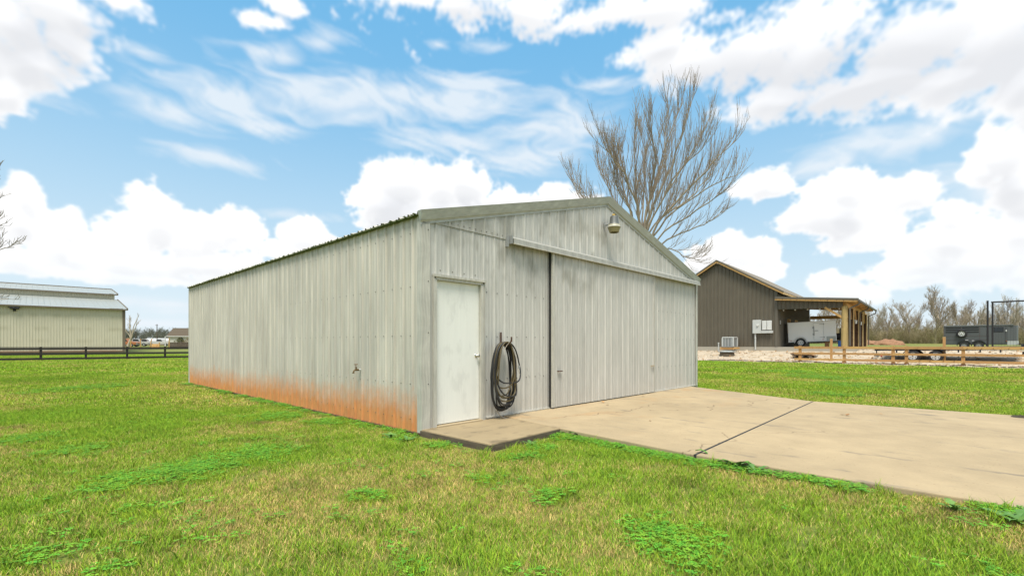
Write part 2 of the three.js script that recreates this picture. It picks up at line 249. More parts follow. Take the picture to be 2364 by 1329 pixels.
M.cedar2 = std({ map: wood(0.33, 0.17, 0.066, 8.1), roughness: 0.85 });
M.log = std({ map: wood(0.40, 0.29, 0.115, 3.1, 0.7), roughness: 0.85 });
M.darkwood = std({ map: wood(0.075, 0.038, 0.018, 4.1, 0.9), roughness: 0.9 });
M.blackwood = std({ map: wood(0.024, 0.020, 0.015, 6.1, 0.6), roughness: 0.75 });
M.greywood = std({ map: wood(0.10, 0.075, 0.055, 7.1, 0.7), roughness: 0.9 });
M.bronze = std({ map: colTex(512, 512, (u, v, c) => { const k = 1 + 0.16 * tiled(u, v, 18, 2, 4) + 0.1 * tiled(u, v, 3, 3, 5); c[0] = 0.118 * k; c[1] = 0.100 * k; c[2] = 0.072 * k; }), roughness: 0.5, metalness: 0.1 });
M.bronzeTrim = plain(0.12, 0.105, 0.08, 0.5, 0.1);
M.charcoal = plain(0.035, 0.036, 0.036, 0.5, 0.2);
const creamTex = colTex(1024, 512, (u, v, c) => {
  const x = u * 26, y = v * 7; let k = 1 + 0.07 * fbm(x * 4, y * 0.6, 100, 3) + 0.05 * fbm(x * 0.5, y * 0.6, 101, 3); let R = 0.54 * k, Gc = 0.505 * k, B = 0.385 * k;
  for (const [h, s] of [[1.55, 1], [3.3, 0.7], [5.1, 0.8]]) { const m = Math.exp(-Math.pow((y - h - 0.18 * fbm(x * 0.8, h, 103, 3)) / 0.28, 2)) * s * sstep(fbm(x * 0.5, h * 3, 104, 4), -0.15, 0.35); R *= 1 - 0.24 * m; Gc *= 1 - 0.25 * m; B *= 1 - 0.33 * m; }
  const cl = sstep(0.45 + 0.5 * fbm(x * 1.3, y, 106, 3) - y, 0, 0.4); R = mix(R, 0.42, cl * 0.5); Gc = mix(Gc, 0.28, cl * 0.5); B = mix(B, 0.16, cl * 0.5);
  c[0] = R; c[1] = Gc; c[2] = B;
});
M.cream = std({ map: creamTex, roughness: 0.55, metalness: 0.05 });
M.creamTrim = plain(0.16, 0.13, 0.09, 0.6, 0.05);
M.zincRoof = std({ map: colTex(256, 256, (u, v, c) => { const k = 1 + 0.12 * tiled(u, v, 20, 3, 7); c[0] = 0.36 * k; c[1] = 0.375 * k; c[2] = 0.345 * k; }), roughness: 0.4, metalness: 0.2 });
M.white = plain(0.50, 0.51, 0.49, 0.5);
M.bright = plain(0.60, 0.60, 0.58, 0.5);
M.grey = plain(0.30, 0.31, 0.30, 0.55, 0.2);
M.black = plain(0.012, 0.012, 0.013, 0.6);
M.rubber = plain(0.018, 0.018, 0.019, 0.85);
M.glass = std({ color: lin(0.02, 0.025, 0.03), roughness: 0.08 });
M.bark = std({ map: colTex(128, 256, (u, v, c) => { const k = 1 + 0.9 * tiled(u, v, 22, 6, 3) + 0.3 * tiled(u, v, 6, 3, 8); c[0] = 0.30 * k; c[1] = 0.25 * k; c[2] = 0.18 * k; }), roughness: 1 });
M.twig = std({ map: colTex(64, 64, (u, v, c) => { const k = 1 + 0.9 * tiled(u, v, 12, 6, 13); c[0] = 0.32 * k; c[1] = 0.26 * k; c[2] = 0.195 * k; }), roughness: 1 });
M.twigPale = plain(0.44, 0.38, 0.29, 1);
M.twigTan = plain(0.38, 0.31, 0.225, 1);
// ---------------------------------------------------------------- lie of the land
const height = (x, z) => {
  const d = -z, wR = sstep(x, 2, 12), s = (x + d - 50.6) / 1.414;
  return wR * (0.76 * sstep(s, 0.2, 7.5) + 0.62 * sstep(d, 62, 104)) + (1 - wR) * 0.7 * sstep(d, 74, 122) + 0.03 * n3(x * 0.11, 0.2, z * 0.11) * sstep(d, 9, 20);
};
const onG = (px, py) => G(px, py, height);
// shed frame: origin at its near corner, +x along the front wall, +z out of the front wall
const CORNER = P(975, 0, 6.43); CORNER.y = 0;
const TH = Math.atan2(0.726, 0.6877);
const shedX = V(Math.cos(TH), 0, -Math.sin(TH)), shedZ = V(Math.sin(TH), 0, Math.cos(TH));
const inShed = (x, z) => { const a = x - CORNER.x, b = z - CORNER.z; return [a * shedX.x + b * shedX.z, a * shedZ.x + b * shedZ.z]; };
const fromShed = (a, b, y = 0) => V(CORNER.x + a * shedX.x + b * shedZ.x, y, CORNER.z + a * shedX.z + b * shedZ.z);
const slabY = (x, z) => { const b = inShed(x, z)[1]; return 0.105 - 0.012 * clamp(b, 0, 9); };
const gs = (px, py) => { const p = G(px, py, slabY); return inShed(p.x, p.z); };
// driveway corners in the shed's frame
const N1 = gs(1299, 989), J1 = gs(1605, 1049), J2 = gs(1878, 926), N3a = gs(2364, 1171), F3a = gs(2364, 960);
const ext = (a, b, k) => [b[0] + (b[0] - a[0]) * k, b[1] + (b[1] - a[1]) * k];
const N3 = ext(J1, N3a, 0.5), F3 = ext(J2, F3a, 0.35), W0 = [1.55, 0.015], F1 = [8.75, 0.015];
const drive = [W0, N1, J1, N3, F3, J2, F1];
const inPoly = (poly, x, y) => { let c = false; for (let i = 0, j = poly.length - 1; i < poly.length; j = i++) { const [xi, yi] = poly[i], [xj, yj] = poly[j]; if ((yi > y) !== (yj > y) && x < (xj - xi) * (y - yi) / (yj - yi) + xi) c = !c; } return c; };
const segDist = (p, a, b) => { const dx = b[0] - a[0], dy = b[1] - a[1], t = clamp(((p[0] - a[0]) * dx + (p[1] - a[1]) * dy) / (dx * dx + dy * dy)); return Math.hypot(p[0] - a[0] - dx * t, p[1] - a[1] - dy * t); };
const STEP = [[-0.03, 0.0], [-0.03, 1.36], [1.52, 1.28], [1.55, 0.0]];
const grav = (x, z) => { const s = (x - z) - 49.0 + 0.5 * n3(x * 0.5, 3, z * 0.5) + 0.8 * n3(x * 0.13, 4, z * 0.13); return x > 11 ? s / 1.414 : -5; };   // metres inside the limestone yard
// how tan or lush the lawn is at a place
const dry = (x, z) => clamp(0.46 + 0.12 * sstep(x, -2.5, 1) * sstep(z, -6, -3.5) + 1.15 * fbm(x * 0.33, z * 0.33, 2.2, 3) + 0.5 * fbm(x * 1.3, z * 1.3, 6, 3));
const patches = [[195, 897, 85, 14], [300, 1110, 120, 34], [440, 1090, 140, 34], [590, 1050, 110, 32], [60, 1015, 90, 16], [190, 1040, 90, 22], [1580, 1265, 135, 62], [1500, 1230, 60, 25], [1275, 1150, 55, 24], [640, 962, 90, 14], [760, 975, 70, 10], [1240, 1040, 60, 20], [1310, 1010, 50, 14], [1180, 1060, 60, 12], [1010, 1030, 50, 10], [930, 1010, 40, 10], [1880, 872, 80, 8], [1960, 890, 90, 10], [1830, 860, 70, 6], [1930, 912, 80, 8], [330, 1180, 80, 20], [450, 1200, 30, 14], [910, 1310, 40, 18], [250, 1310, 50, 20], [850, 1150, 60, 16], [1120, 1110, 40, 10], [80, 1290, 110, 30], [1660, 1075, 70, 10], [2330, 1190, 50, 14], [2000, 1120, 80, 8]].map(([px, py, rx, ry]) => { const c = G(px, py), a = G(px + rx, py), b = G(px, py - ry), e = G(px, py + ry); return [c.x, c.z, Math.abs(a.x - c.x), Math.abs(b.z - e.z) / 2]; });
const clover = (x, z) => { let f = 0; for (const [cx, cz, rx, rz] of patches) { const a = (x - cx) / rx, b = (z - cz) / rz; const q = 1 - Math.sqrt(a * a + b * b); if (q > f - 1) f = Math.max(f, q); } return f <= 0 ? 0 : f + 0.5 * fbm(x * 2.5, z * 2.5, 8, 3); };

// ---------------------------------------------------------------- ground
{
  const N = 250, pos = [], col = [], uv = [], idx = [];
  const warp = (t) => Math.sign(t) * (Math.abs(t) * 26 + 1900 * Math.pow(Math.abs(t), 5));
  for (let j = 0; j <= N; j++) for (let i = 0; i <= N; i++) {
    const x = warp(i / N * 2 - 1), z = -14 + warp(j / N * 2 - 1); pos.push(x, height(x, z) - 0.004, z); uv.push(x / 2.5, z / 2.5);
    const k = clamp(dry(x, z) + 0.7 * fbm(x * 0.06, z * 0.06, 1, 3));
    let r = mix(0.15, 0.26, k), g = mix(0.225, 0.25, k), b = mix(0.022, 0.05, k);
    col.push(r, g, b);
  }
  for (let j = 0; j < N; j++) for (let i = 0; i < N; i++) { const a = j * (N + 1) + i, b = a + 1, c = a + N + 1, d = c + 1; idx.push(a, c, b, b, c, d); }
  const g = new THREE.BufferGeometry(); g.setAttribute('position', new THREE.Float32BufferAttribute(pos, 3)); g.setAttribute('color', new THREE.Float32BufferAttribute(col, 3)); g.setAttribute('uv', new THREE.Float32BufferAttribute(uv, 2)); g.setIndex(idx); g.computeVertexNormals();
  const t = colTex(1024, 1024, (u, v, c) => { const k = 0.78 + 0.5 * tiled(u, v, 90, 90, 3, 3) + 0.35 * tiled(u, v, 9, 9, 5, 4) + 0.25 * (hash(i2(u, 1024), i2(v, 1024)) - 0.5), w = clamp(0.5 + tiled(u, v, 40, 40, 8, 3)); c[0] = k * (0.85 + 0.25 * w); c[1] = k * (0.9 + 0.05 * w); c[2] = k; });
  tag(part('ground', g, std({ map: t, vertexColors: true, roughness: 1 })), 'mown lawn and pasture ground around the sheds', 'ground', null, 'structure');
}
// ---------------------------------------------------------------- limestone yard behind the cedar fence
{
  const pos = [], uv = [], idx = [], A = 120, B = 40;                         // a runs along the fence, b away from it
  for (let i = 0; i <= A; i++) for (let j = 0; j <= B; j++) {
    const a = -34 + 62 * i / A, b0 = 0, s = b0 + 16 * j / B;
    let x = 0.7071 * (34.6 + s) + 0.7071 * a * 1, z = -0.7071 * (34.6 + s) + 0.7071 * a;
    if (j === 0) { const w = -(0.5 * n3(x * 0.5, 3, z * 0.5) + 0.8 * n3(x * 0.13, 4, z * 0.13)) / 1.414; x += 0.7071 * w; z -= 0.7071 * w; }
    if (j === B) { x += n3(x, 1, z); }
    pos.push(x, height(x, z) + 0.03 * sstep(j, -0.5, 1.5) + (j > 0 ? 0.05 * n3(x * 0.9, 7, z * 0.9) + 0.03 * n3(x * 2.7, 7, z * 2.7) : 0), z); uv.push(x / 3, z / 3);
  }
  for (let i = 0; i < A; i++) for (let j = 0; j < B; j++) { const p = i * (B + 1) + j, q = p + B + 1; idx.push(p, p + 1, q, q, p + 1, q + 1); }
  const g = new THREE.BufferGeometry(); g.setAttribute('position', new THREE.Float32BufferAttribute(pos, 3)); g.setAttribute('uv', new THREE.Float32BufferAttribute(uv, 2)); g.setIndex(idx); g.computeVertexNormals();
  const t = colTex(512, 512, (u, v, c) => { const k = 1 + 0.5 * tiled(u, v, 50, 50, 3, 3) + 0.3 * tiled(u, v, 6, 6, 5, 3), cl = sstep(tiled(u, v, 7, 7, 9, 4), 0.02, 0.3); c[0] = mix(0.46, 0.36, cl) * k; c[1] = mix(0.385, 0.245, cl) * k; c[2] = mix(0.285, 0.135, cl) * k; });
  tag(part('gravel_yard', g, std({ map: t, roughness: 1 })), 'pale crushed limestone yard around the brown metal building', 'gravel', null, 'structure');
  const r = rng(5), st = new THREE.InstancedMesh(new THREE.DodecahedronGeometry(1, 0), plain(1, 1, 1, 1), 5200), m = new THREE.Matrix4(), q = new THREE.Quaternion(), cc = new THREE.Color();
  for (let i = 0; i < 5200; i++) {
    const a = -26 + 44 * r(), s = 0.3 + 11 * Math.pow(r(), 1.3), x = 0.7071 * (34.6 + s + a), z = 0.7071 * (a - 34.6 - s), k = 0.02 + 0.055 * Math.pow(r(), 3);
    q.setFromEuler(new THREE.Euler(r() * 6, r() * 6, r() * 6)); m.compose(V(x, height(x, z) + 0.035, z), q, V(k * (1 + r()), k * 0.7, k * (1 + 0.6 * r()))); st.setMatrixAt(i, m);
    const w = 0.7 + 0.5 * r(), cl = r() < 0.25 ? 1 : 0; cc.setRGB(mix(0.47, 0.36, cl) * w, mix(0.40, 0.235, cl) * w, mix(0.30, 0.13, cl) * w); st.setColorAt(i, cc);
  }
  st.name = 'limestone_rubble'; st.castShadow = st.receiveShadow = true; scene.add(tag(st, 'loose pale limestone chips strewn over the yard', 'gravel', null, 'stuff'));
}
// ---------------------------------------------------------------- driveway and step
{
  const d = thing('driveway', 'tan concrete driveway of two slabs in front of the sliding door', 'driveway', CORNER, TH); d.userData.kind = 'structure';
  const slab = (pts) => { const g = polyPrism(pts, -0.16, 0, 0.012), p = g.attributes.position, uv = g.attributes.uv; for (let i = 0; i < p.count; i++) { uv.setXY(i, p.getX(i) / 10 + 0.02, p.getZ(i) / 10 + 0.02); const top = p.getY(i) > -0.03; p.setY(i, p.getY(i) + (top ? 0.105 - 0.012 * clamp(p.getZ(i), 0, 9) : 0.02)); } g.computeVertexNormals(); return g; };
  const off = (a, b, k) => { const l = Math.hypot(b[0] - a[0], b[1] - a[1]); return [-(b[1] - a[1]) / l * k, (b[0] - a[0]) / l * k]; };
  const o = off(J1, J2, 0.009);
  part('slab', slab([W0, N1, [J1[0] - o[0], J1[1] - o[1]], [J2[0] - o[0], J2[1] - o[1]], F1]), M.conc, d);
  part('slab', slab([[J1[0] + o[0], J1[1] + o[1]], N3, F3, [J2[0] + o[0], J2[1] + o[1]]]), M.conc, d);
  part('joint_filler', beam(V(J1[0], 0.04, J1[1]), V(J2[0], 0.04, J2[1]), 0.03, 0.05), M.gap, d);
  const s = thing('door_step', 'low concrete step with dark stained edges below the white door', 'step', CORNER, TH);
  const g = polyPrism(STEP, -0.1, 0.09, 0.012); for (let i = 0; i < g.attributes.position.count; i++) g.attributes.uv.setXY(i, g.attributes.position.getX(i) / 2, g.attributes.position.getZ(i) / 2);
  part('step_top', g, M.step, s);
  const e = [[STEP[0], STEP[1]], [STEP[1], STEP[2]], [STEP[2], [1.545, 0.7]]].map(([a, b]) => beam(V(a[0], 0, a[1]), V(b[0], 0, b[1]), 0.018, 0.15));
  part('stained_edge', merge(e).translate(0, -0.003, 0), M.edge, s);
}
// ---------------------------------------------------------------- the metal shed
function ribPanel(t0, t1, yb, yt, o = {}) {                                    // ribbed sheet: x along the wall, y up, z out
  const { pitch = 0.2286, ribH = 0.019, base = 0.052, top = 0.022, minor = true, off = 0, uw = 1, uh = 1, breaks = [], u0 = 0, v0 = 0 } = o;
  const fb = typeof yb === 'function' ? yb : () => yb, ft = typeof yt === 'function' ? yt : () => yt, pts = [];
  const add = (t, z) => { if (t > t0 + 1e-4 && t < t1 - 1e-4) pts.push([t, z]); };
  const prof = (t) => { const k = Math.round((t - off) / pitch), r = Math.abs(t - off - k * pitch); return r < top / 2 ? ribH : r < base / 2 ? ribH * (base / 2 - r) / (base / 2 - top / 2) : 0; };
  for (let k = Math.floor((t0 - off) / pitch) - 1; k <= Math.ceil((t1 - off) / pitch) + 1; k++) {
    const r = off + k * pitch; add(r - base / 2, 0); add(r - top / 2, ribH); add(r + top / 2, ribH); add(r + base / 2, 0);
    if (minor) for (const f of [0.36, 0.64]) { const c = r + f * pitch; add(c - 0.014, 0); add(c - 0.006, 0.0035); add(c + 0.006, 0.0035); add(c + 0.014, 0); }
  }
  for (const b of breaks) { add(b - 2e-4, prof(b)); add(b + 2e-4, prof(b)); }
  pts.push([t0, prof(t0)], [t1, prof(t1)]); pts.sort((a, b) => a[0] - b[0]);
  const pos = [], uv = [];
  for (let i = 0; i + 1 < pts.length; i++) {
    const [a, za] = pts[i], [b, zb] = pts[i + 1], q = [[a, fb(a), za], [b, fb(b), zb], [b, ft(b), zb], [a, ft(a), za]];
    if (q[2][1] - q[1][1] < 1e-3 && q[3][1] - q[0][1] < 1e-3) continue;
    for (const k of [0, 1, 2, 0, 2, 3]) { pos.push(...q[k]); uv.push((q[k][0] - u0) / uw, (q[k][1] - v0) / uh); }
  }
  const g = new THREE.BufferGeometry(); g.setAttribute('position', new THREE.Float32BufferAttribute(pos, 3)); g.setAttribute('uv', new THREE.Float32BufferAttribute(uv, 2)); g.computeVertexNormals(); return g;
}
function mapG(g, f) { const p = g.attributes.position; for (let i = 0; i < p.count; i++) { const v = f(p.getX(i), p.getY(i), p.getZ(i)); p.setXYZ(i, v[0], v[1], v[2]); } g.computeVertexNormals(); return g; }
const shed = thing('metal_shed', 'weathered grey ribbed metal shed with red clay stain along its base', 'shed', CORNER, TH);
const gable = (t) => SE + SRISE * (t < SWD / 2 ? t : SWD - t) / (SWD / 2);
{
  const PANEL = 0.9144, D0 = 0.185, D1 = 1.105, DH = 2.185, shedScrew = new THREE.SphereGeometry(0.0085, 5, 4);
  // side walls, one sheet after another
  const toSide = (t, y, z) => [-z, y, -t], toFar = (t, y, z) => [SWD + z, y, -t];
  for (let t = 0.07; t < SL - 0.07; t += PANEL) part('wall_panel', mapG(ribPanel(t, Math.min(t + PANEL, SL - 0.07), 0.035, SE, { uw: SL, uh: 3.2, ribH: 0.021, base: 0.046 }), toSide), M.side, shed);
  for (let t = 0.07; t < SL - 0.07; t += PANEL * 4) part('far_wall_panel', mapG(ribPanel(t, Math.min(t + PANEL * 4, SL - 0.07), 0.035, SE, { uw: SL, uh: 3.2, minor: false }), toFar), M.side, shed);
  part('back_wall', mapG(ribPanel(0, SWD, 0.035, gable, { uw: 9.3, uh: 4.4, minor: false, breaks: [SWD / 2] }), (t, y, z) => [t, y, -SL - z]), M.front, shed);
  // front wall, lower sheets and the gable sheets lapped over them
  const fo = { uw: 9.3, uh: 4.4, ribH: 0.015, breaks: [D0, D1, SWD / 2] };
  const low = (t) => (t > D0 && t < D1 ? DH : 0.085);
  for (let t = 0.10; t < SWD - 0.05; t += PANEL) part('wall_panel', ribPanel(t, Math.min(t + PANEL, SWD - 0.05), low, 2.955, fo), M.front, shed);
  for (let t = 0.06; t < SWD - 0.06; t += PANEL) part('gable_panel', ribPanel(t, Math.min(t + PANEL, SWD - 0.06), 2.915, (s) => Math.max(2.915, gable(s) - 0.012), fo).translate(0, 0, 0.012), M.front, shed);
  // corner trims
  part('corner_trim', merge([box(0.13, 2.93, 0.012, 0.042, 1.535, 0.024), box(0.012, 2.96, 0.11, -0.0235, 1.52, -0.028)]), M.trim, shed);
  part('corner_trim', merge([box(0.11, 2.93, 0.012, SWD - 0.025, 1.56, 0.024), box(0.012, 2.96, 0.11, SWD + 0.0235, 1.52, -0.028)]), M.trim, shed);
  part('corner_trim', merge([box(0.012, 2.96, 0.11, -0.0235, 1.52, -SL + 0.03)]), M.trim, shed);
  // floor slab and base angle
  part('floor_slab', box(SWD - 0.03, 0.2, SL - 0.03, SWD / 2, -0.04, -SL / 2), M.edge, shed);
  part('base_angle', box(0.035, 0.018, SL, -0.026, 0.028, -SL / 2), M.rust, shed); part('base_angle', box(SWD - 1.2, 0.018, 0.03, (SWD + 1.15) / 2, 0.118, 0.015), M.trim, shed);
  // roof: sheets with ribs running down the slope
  const al = Math.atan2(SRISE, SWD / 2), ca = Math.cos(al), sa = Math.sin(al), OV = 0.07, RL = (SWD / 2 + OV) / ca;
  for (const sgn of [1, -1]) for (let t = -0.03; t < SL; t += PANEL * (sgn > 0 ? 1 : 3)) {
    const g = ribPanel(t, Math.min(t + PANEL * (sgn > 0 ? 1 : 3), SL + 0.03), 0, RL, { uw: 2, uh: 2, minor: false, ribH: 0.024 });
    part('roof_panel', mapG(g, (a, s, z) => { const x = -OV + s * ca - z * sa, y = SE + 0.02 - OV * sa / ca + s * sa + z * ca; return [sgn > 0 ? x : SWD - x, y, -a]; }), M.trim, shed);
  }
  part('ridge_cap', merge([-1, 1].map((s) => box(0.2, 0.006, SL + 0.06, SWD / 2 + s * 0.095, SE + SRISE + 0.035, -SL / 2, 0, 0, -s * al))), M.trim, shed);
  { // mossy closure under the eave and tufts of moss on the sheet ends
    const r = rng(44), list = [box(0.05, 0.016, SL + 0.02, -0.045, SE - 0.010, -SL / 2)];
    for (let i = 0; i < 130; i++) { const g = new THREE.IcosahedronGeometry(0.006 + 0.009 * r(), 0); g.scale(1, 0.75, 1.6); g.translate(-0.074 - 0.012 * r(), SE - 0.006 + 0.018 * r(), 0.02 - r() * SL); list.push(g); }
    part('mossy_eave', merge(list), M.moss, shed);
  }
  // rake trim on the gable, each slope of two lengths
  const rake = (s0, s1, sgn) => {
    const L = (s1 - s0) / ca, cx = (s0 + s1) / 2, cy = SE + 0.035 + cx * sa / ca;
    const put = (g) => { g.rotateZ(al); g.translate(cx, cy, 0); if (sgn < 0) { g.applyMatrix4(new THREE.Matrix4().makeScale(-1, 1, 1)).translate(SWD, 0, 0); const p = g.attributes.position, a = V(), b = V(); for (let i = 0; i < p.count; i += 3) { a.fromBufferAttribute(p, i + 1); b.fromBufferAttribute(p, i + 2); p.setXYZ(i + 1, b.x, b.y, b.z); p.setXYZ(i + 2, a.x, a.y, a.z); } g.computeVertexNormals(); } return g; };
    const sh = new THREE.Shape(); for (const [i, [z, y]] of [[0.02, 0.016], [0.105, 0.016], [0.055, -0.115], [0.048, -0.115], [0.05, -0.10], [0.03, -0.135], [0.03, -0.165], [0.022, -0.165]].entries()) i ? sh.lineTo(z, y) : sh.moveTo(z, y);
    const g = new THREE.ExtrudeGeometry(sh, { depth: L, bevelEnabled: false }); g.rotateY(-Math.PI / 2); g.translate(L / 2, 0, 0);
    g.applyMatrix4(new THREE.Matrix4().set(1, 0, 0, 0, 0, 1, 0, 0, 0, 0, 1, 0, 0, 0, 0, 1));
    return put(setUV(g));
  };
  for (const [a, b, s] of [[-0.09, 3.16, 1], [3.165, SWD / 2 + 0.005, 1], [-0.09, 2.5, -1], [2.505, SWD / 2 + 0.004, -1]]) part('rake_trim', rake(a, b, s), M.rake, shed);
  // screws
  const scr = [], at = (x, y, z) => scr.push(shedScrew.clone().translate(x, y, z));
  for (const y of [0.2, 0.69, 1.36, 2.04, 2.78]) for (let k = 0; k < 53; k++) { at(-0.003, y, -(k + 0.36) * 0.2286 + 0.03); }
  for (const y of [0.69, 1.36, 2.04]) for (let k = 0; k < 40; k++) { const x = (k + 0.36) * 0.2286 - 0.03; if (x > D0 - 0.03 && x < D1 + 0.03) continue; if (x > 2.7 && x < 6.55) continue; at(x, y, 0.004); }
  for (let k = 1; k < 79; k++) { const x = k * 0.1143 + 0.04; at(x, 2.965, 0.018); }
  for (let k = 0; k < 4; k++) at(0.3 + k * 0.22, DH + 0.09, 0.004);
  for (const y of [0.7, 1.4, 2.1, 2.8]) at(0.075, y, 0.031);
  tag(part('screws', merge(scr), M.screw, shed), null, null, null, 'stuff');

  // ---- the white side door
  const door = part('door', rbox(D1 - D0 - 0.085, 2.015, 0.04, (D0 + D1) / 2 - 0.012, 1.125, -0.035, 0.004), M.door, shed);
  { const p = door.geometry.attributes.position, uv = door.geometry.attributes.uv; for (let i = 0; i < p.count; i++) uv.setXY(i, clamp((p.getX(i) - 0.22) / 0.86), clamp((p.getY(i) - 0.11) / 2.03)); }
  const knob = new THREE.LatheGeometry([[0, 0.066], [0.02, 0.064], [0.028, 0.052], [0.024, 0.036], [0.012, 0.028], [0.012, 0.012], [0.032, 0.008], [0.033, 0]].map(([x, y]) => new THREE.Vector2(x, y)), 18); knob.rotateX(Math.PI / 2); knob.translate(D1 - 0.11, 1.07, -0.015);
  part('door_knob', clean(knob), M.chrome, door);
  const frame = part('door_frame', merge([box(0.045, 2.07, 0.11, D0 + 0.012, 1.115, -0.02), box(0.055, 2.07, 0.11, D1 - 0.026, 1.115, -0.02), box(D1 - D0 - 0.04, 0.045, 0.11, (D0 + D1) / 2, 2.157, -0.02)]), M.trim, shed);
  part('drip_cap', merge([box(D1 - D0 + 0.06, 0.035, 0.055, (D0 + D1) / 2 + 0.01, 2.193, 0.03), box(0.012, 2.1, 0.035, D0 - 0.012, 1.13, 0.018), box(0.012, 2.1, 0.035, D1 + 0.02, 1.13, 0.018)]), M.trim, frame);
  part('threshold', rbox(D1 - D0 - 0.07, 0.03, 0.13, (D0 + D1) / 2 - 0.006, 0.094, 0.005, 0.006), M.sill, shed);
  // ---- the sliding door, its handles, track and cover
  const S0 = 2.735, S1 = 6.52, slide = new THREE.Group(); slide.name = 'sliding_door'; shed.add(slide);
  const w = (S1 - S0) / 4;
  for (let k = 0; k < 4; k++) part('door_panel', ribPanel(S0 + k * w, S0 + (k + 1) * w, 0.125, 2.87, { uw: 9.3, uh: 4.4, off: 0.1, ribH: 0.015 }).translate(0, 0, 0.068), M.front, slide);
  part('edge_trim', merge([box(0.05, 2.745, 0.006, S0 - 0.003, 1.497, 0.092), box(0.006, 2.745, 0.03, S0 - 0.028, 1.497, 0.078)]), M.trim, slide);
  part('end_trim', merge([box(0.03, 2.745, 0.006, S1 + 0.003, 1.497, 0.091), box(0.006, 2.745, 0.07, S1 + 0.016, 1.497, 0.056)]), M.trim, slide);
  part('gap_strip', box(0.035, 2.73, 0.05, S0 - 0.012, 1.49, 0.035), M.gap, slide);  // near-black strip, the shade in the open gap put into its colour
  for (const [x, y] of [[S0 + 0.17, 0.76], [S1 - 0.10, 0.74]]) { const h = part('pull_handle', merge([box(0.11, 0.012, 0.035, x, y, 0.105), box(0.012, 0.02, 0.03, x - 0.045, y, 0.095), box(0.012, 0.02, 0.03, x + 0.045, y, 0.095)]), x < 4 ? M.rust : M.sill, slide); h.userData.label = x < 4 ? 'rusty pull handle' : 'dull pull handle'; }
  const sh = new THREE.Shape(); for (const [i, [z, y]] of [[0.014, 2.975], [0.03, 2.98], [0.135, 2.925], [0.14, 2.845], [0.12, 2.838], [0.12, 2.845], [0.131, 2.852], [0.127, 2.918], [0.03, 2.968], [0.014, 2.967]].entries()) i ? sh.lineTo(z, y) : sh.moveTo(z, y);
  const tg = new THREE.ExtrudeGeometry(sh, { depth: 7.42, bevelEnabled: false }); tg.rotateY(-Math.PI / 2); tg.translate(9.09, 0, 0);
  const track = part('track_cover', setUV(tg), M.trackGrey, shed); part('track_lip', box(7.42, 0.016, 0.03, 5.38, 2.842, 0.136), M.trim, track);
  part('track_bracket', merge([box(0.035, 0.16, 0.05, 1.61, 2.875, 0.04), box(0.02, 0.13, 0.09, 1.66, 2.91, 0.07)]), M.grey, track);
  part('rail', cyl(0.024, 0.024, 7.38, 5.38, 2.895, 0.075, 'x', 10), M.grey, track);
}
